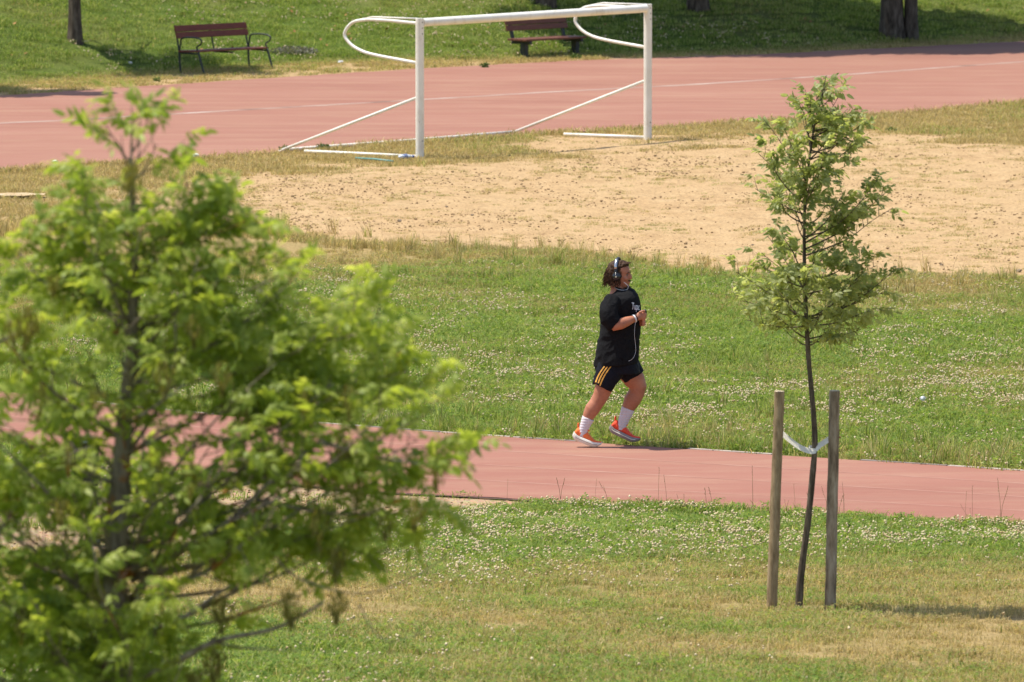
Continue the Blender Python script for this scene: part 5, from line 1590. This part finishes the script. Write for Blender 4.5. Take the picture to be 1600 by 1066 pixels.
# shoes
def shoe(heel, ang, L, yc, upper, sole, lab):
    t = empty('shoe', heel); t.parent = pr_; t.rotation_euler = (0, R(ang), 0)
    t['label'] = lab; t.scale = (1.03, 1.12, 1.17)
    # sole: profile with heel flare and toe spring
    n = 22; v = []; f = []
    xs = [i / (n - 1) for i in range(n)]
    wd = lambda x: 0.036 + 0.014 * math.sin(max(0, min(1, (x - 0.25) / 0.75)) * math.pi) - 0.016 * max(0, (x - 0.82) / 0.18) ** 2 - 0.010 * max(0, (0.1 - x) / 0.1)
    zb = lambda x: 0.040 * max(0, (x - 0.72) / 0.28) ** 1.8 + 0.024 * max(0, (0.14 - x) / 0.14) ** 1.5
    ztp = lambda x: 0.044 - 0.006 * x + 0.018 * max(0, (x - 0.75) / 0.25) + 0.016 * max(0, (0.15 - x) / 0.15)
    s = Sculpt()
    for x in xs:
        X_ = x * L; w_ = wd(x)
        v += [(X_, -w_ * 0.92, zb(x)), (X_, -w_ * 1.12, (zb(x) + ztp(x)) / 2), (X_, -w_ * 1.0, ztp(x)), (X_, w_ * 1.0, ztp(x)), (X_, w_ * 1.12, (zb(x) + ztp(x)) / 2), (X_, w_ * 0.92, zb(x))]
    for i in range(n - 1):
        for k in range(6):
            a = i * 6 + k; b_ = i * 6 + (k + 1) % 6; f.append((a, b_, b_ + 6, a + 6))
    f.append((5, 4, 3, 2, 1, 0)); f.append(tuple((n - 1) * 6 + k for k in range(6)))
    s.mb.add(v, f); so_ = s.build('sole', sole, t, 0.005, 2)
    # groove along the sole
    g_ = MB(); g_.tube([(x * L, -wd(x) * 1.10, (zb(x) + ztp(x)) / 2 + 0.002) for x in xs[2:-3]], 0.003, 5).build('groove', M['sole_grey'] if sole is M['sole_light'] else M['sole_light'], t)
    u = Sculpt()
    prof = [(0.035, .026, .070), (0.07, .031, .105), (0.13, .034, .112), (0.22, .036, .102), (0.33, .037, .098), (0.42, .038, .094), (0.52, .040, .080), (0.62, .042, .066), (0.72, .043, .056), (0.82, .041, .048), (0.90, .035, .042), (0.96, .024, .034), (0.985, .012, .026)]
    secs = []
    for (x, w_, h_) in prof:
        z0_ = ztp(x) - 0.010; zt = max(z0_ + 0.02, h_ + (0.018 * max(0, (x - 0.75) / 0.25)))
        secs.append((Vector((x * L, 0, (z0_ + zt) / 2)), (zt - z0_) / 2, w_))
    v = []; f = []; n = 22
    for (c, a_, w_) in secs:
        for k in range(n):
            a = 6.28318 * k / n; cc, dd_ = math.cos(a), math.sin(a)
            wide = w_ * (1.0 if dd_ < 0 else 1 - 0.35 * dd_)
            v.append((c.x, cc * wide * (abs(cc) ** -0.15 if abs(cc) > 0.05 else 1), c.z + dd_ * a_))
    for i in range(len(secs) - 1):
        for k in range(n):
            a = i * n + k; b_ = i * n + (k + 1) % n; f.append((a, b_, b_ + n, a + n))
    f.append(tuple(reversed(range(n)))); f.append(tuple(range((len(secs) - 1) * n, len(secs) * n)))
    u.mb.add(v, f); u.build('upper', upper, t, 0.005, 3, lambda c: 0.0018 * mnoise.noise(c * 60))
    MB().box((0.052 * L, 0, 0.118), (0.016, 0.020, 0.034), Matrix.Rotation(R(-18), 3, 'Y'), 0.004).build('heel_tab', upper, t)
    MB().box((0.40 * L, 0, 0.110), (0.045, 0.042, 0.010), Matrix.Rotation(R(12), 3, 'Y'), 0.004).build('tongue', upper, t)
    for k in range(5):
        x = 0.43 + 0.055 * k; z = float(np.interp(x, [q[0] for q in prof], [q[2] for q in prof])) + 0.001
        MB().tube([(x * L, -0.024, z - 0.010), (x * L + 0.006, 0, z + 0.002), (x * L, 0.024, z - 0.010)], 0.0032, 5).build('lace', simple('lace', (0.8, 0.24, 0.12), (0.85, 0.3, 0.16), 20) if k == 0 else bpy.data.materials['lace'], t, smooth=True)
    return t
hq = Q(892.5, 683.5, -0.10)
shoe(hq, 21, 0.268, 0, M['orange'], M['sole_light'], 'orange running shoe with cream sole pushing off the track')
hq = Q(949.5, 675.5, 0.09)
shoe(hq, 24, 0.298, 0, M['coral'], M['sole_grey'], 'red orange running shoe with grey sole swinging forward')

# phone in the near hand
pc = RG + Q(1003.5, 487.0, -0.145)
ph_ = empty('mobile_phone', pc); ph_.rotation_euler = (R(15), R(-8), R(15))
tag(ph_, 'dark mobile phone held in the hands of the runner', 'phone')
MB().box((0, 0, 0), (0.072, 0.030, 0.046), None, 0.004).build('phone_case', M['black_plastic'], ph_)
MB().box((0.0, 0.0, 0.0238), (0.066, 0.026, 0.002), None, 0.0005).build('screen', M['glass'], ph_)

# sky is the world's; nothing else to close the place
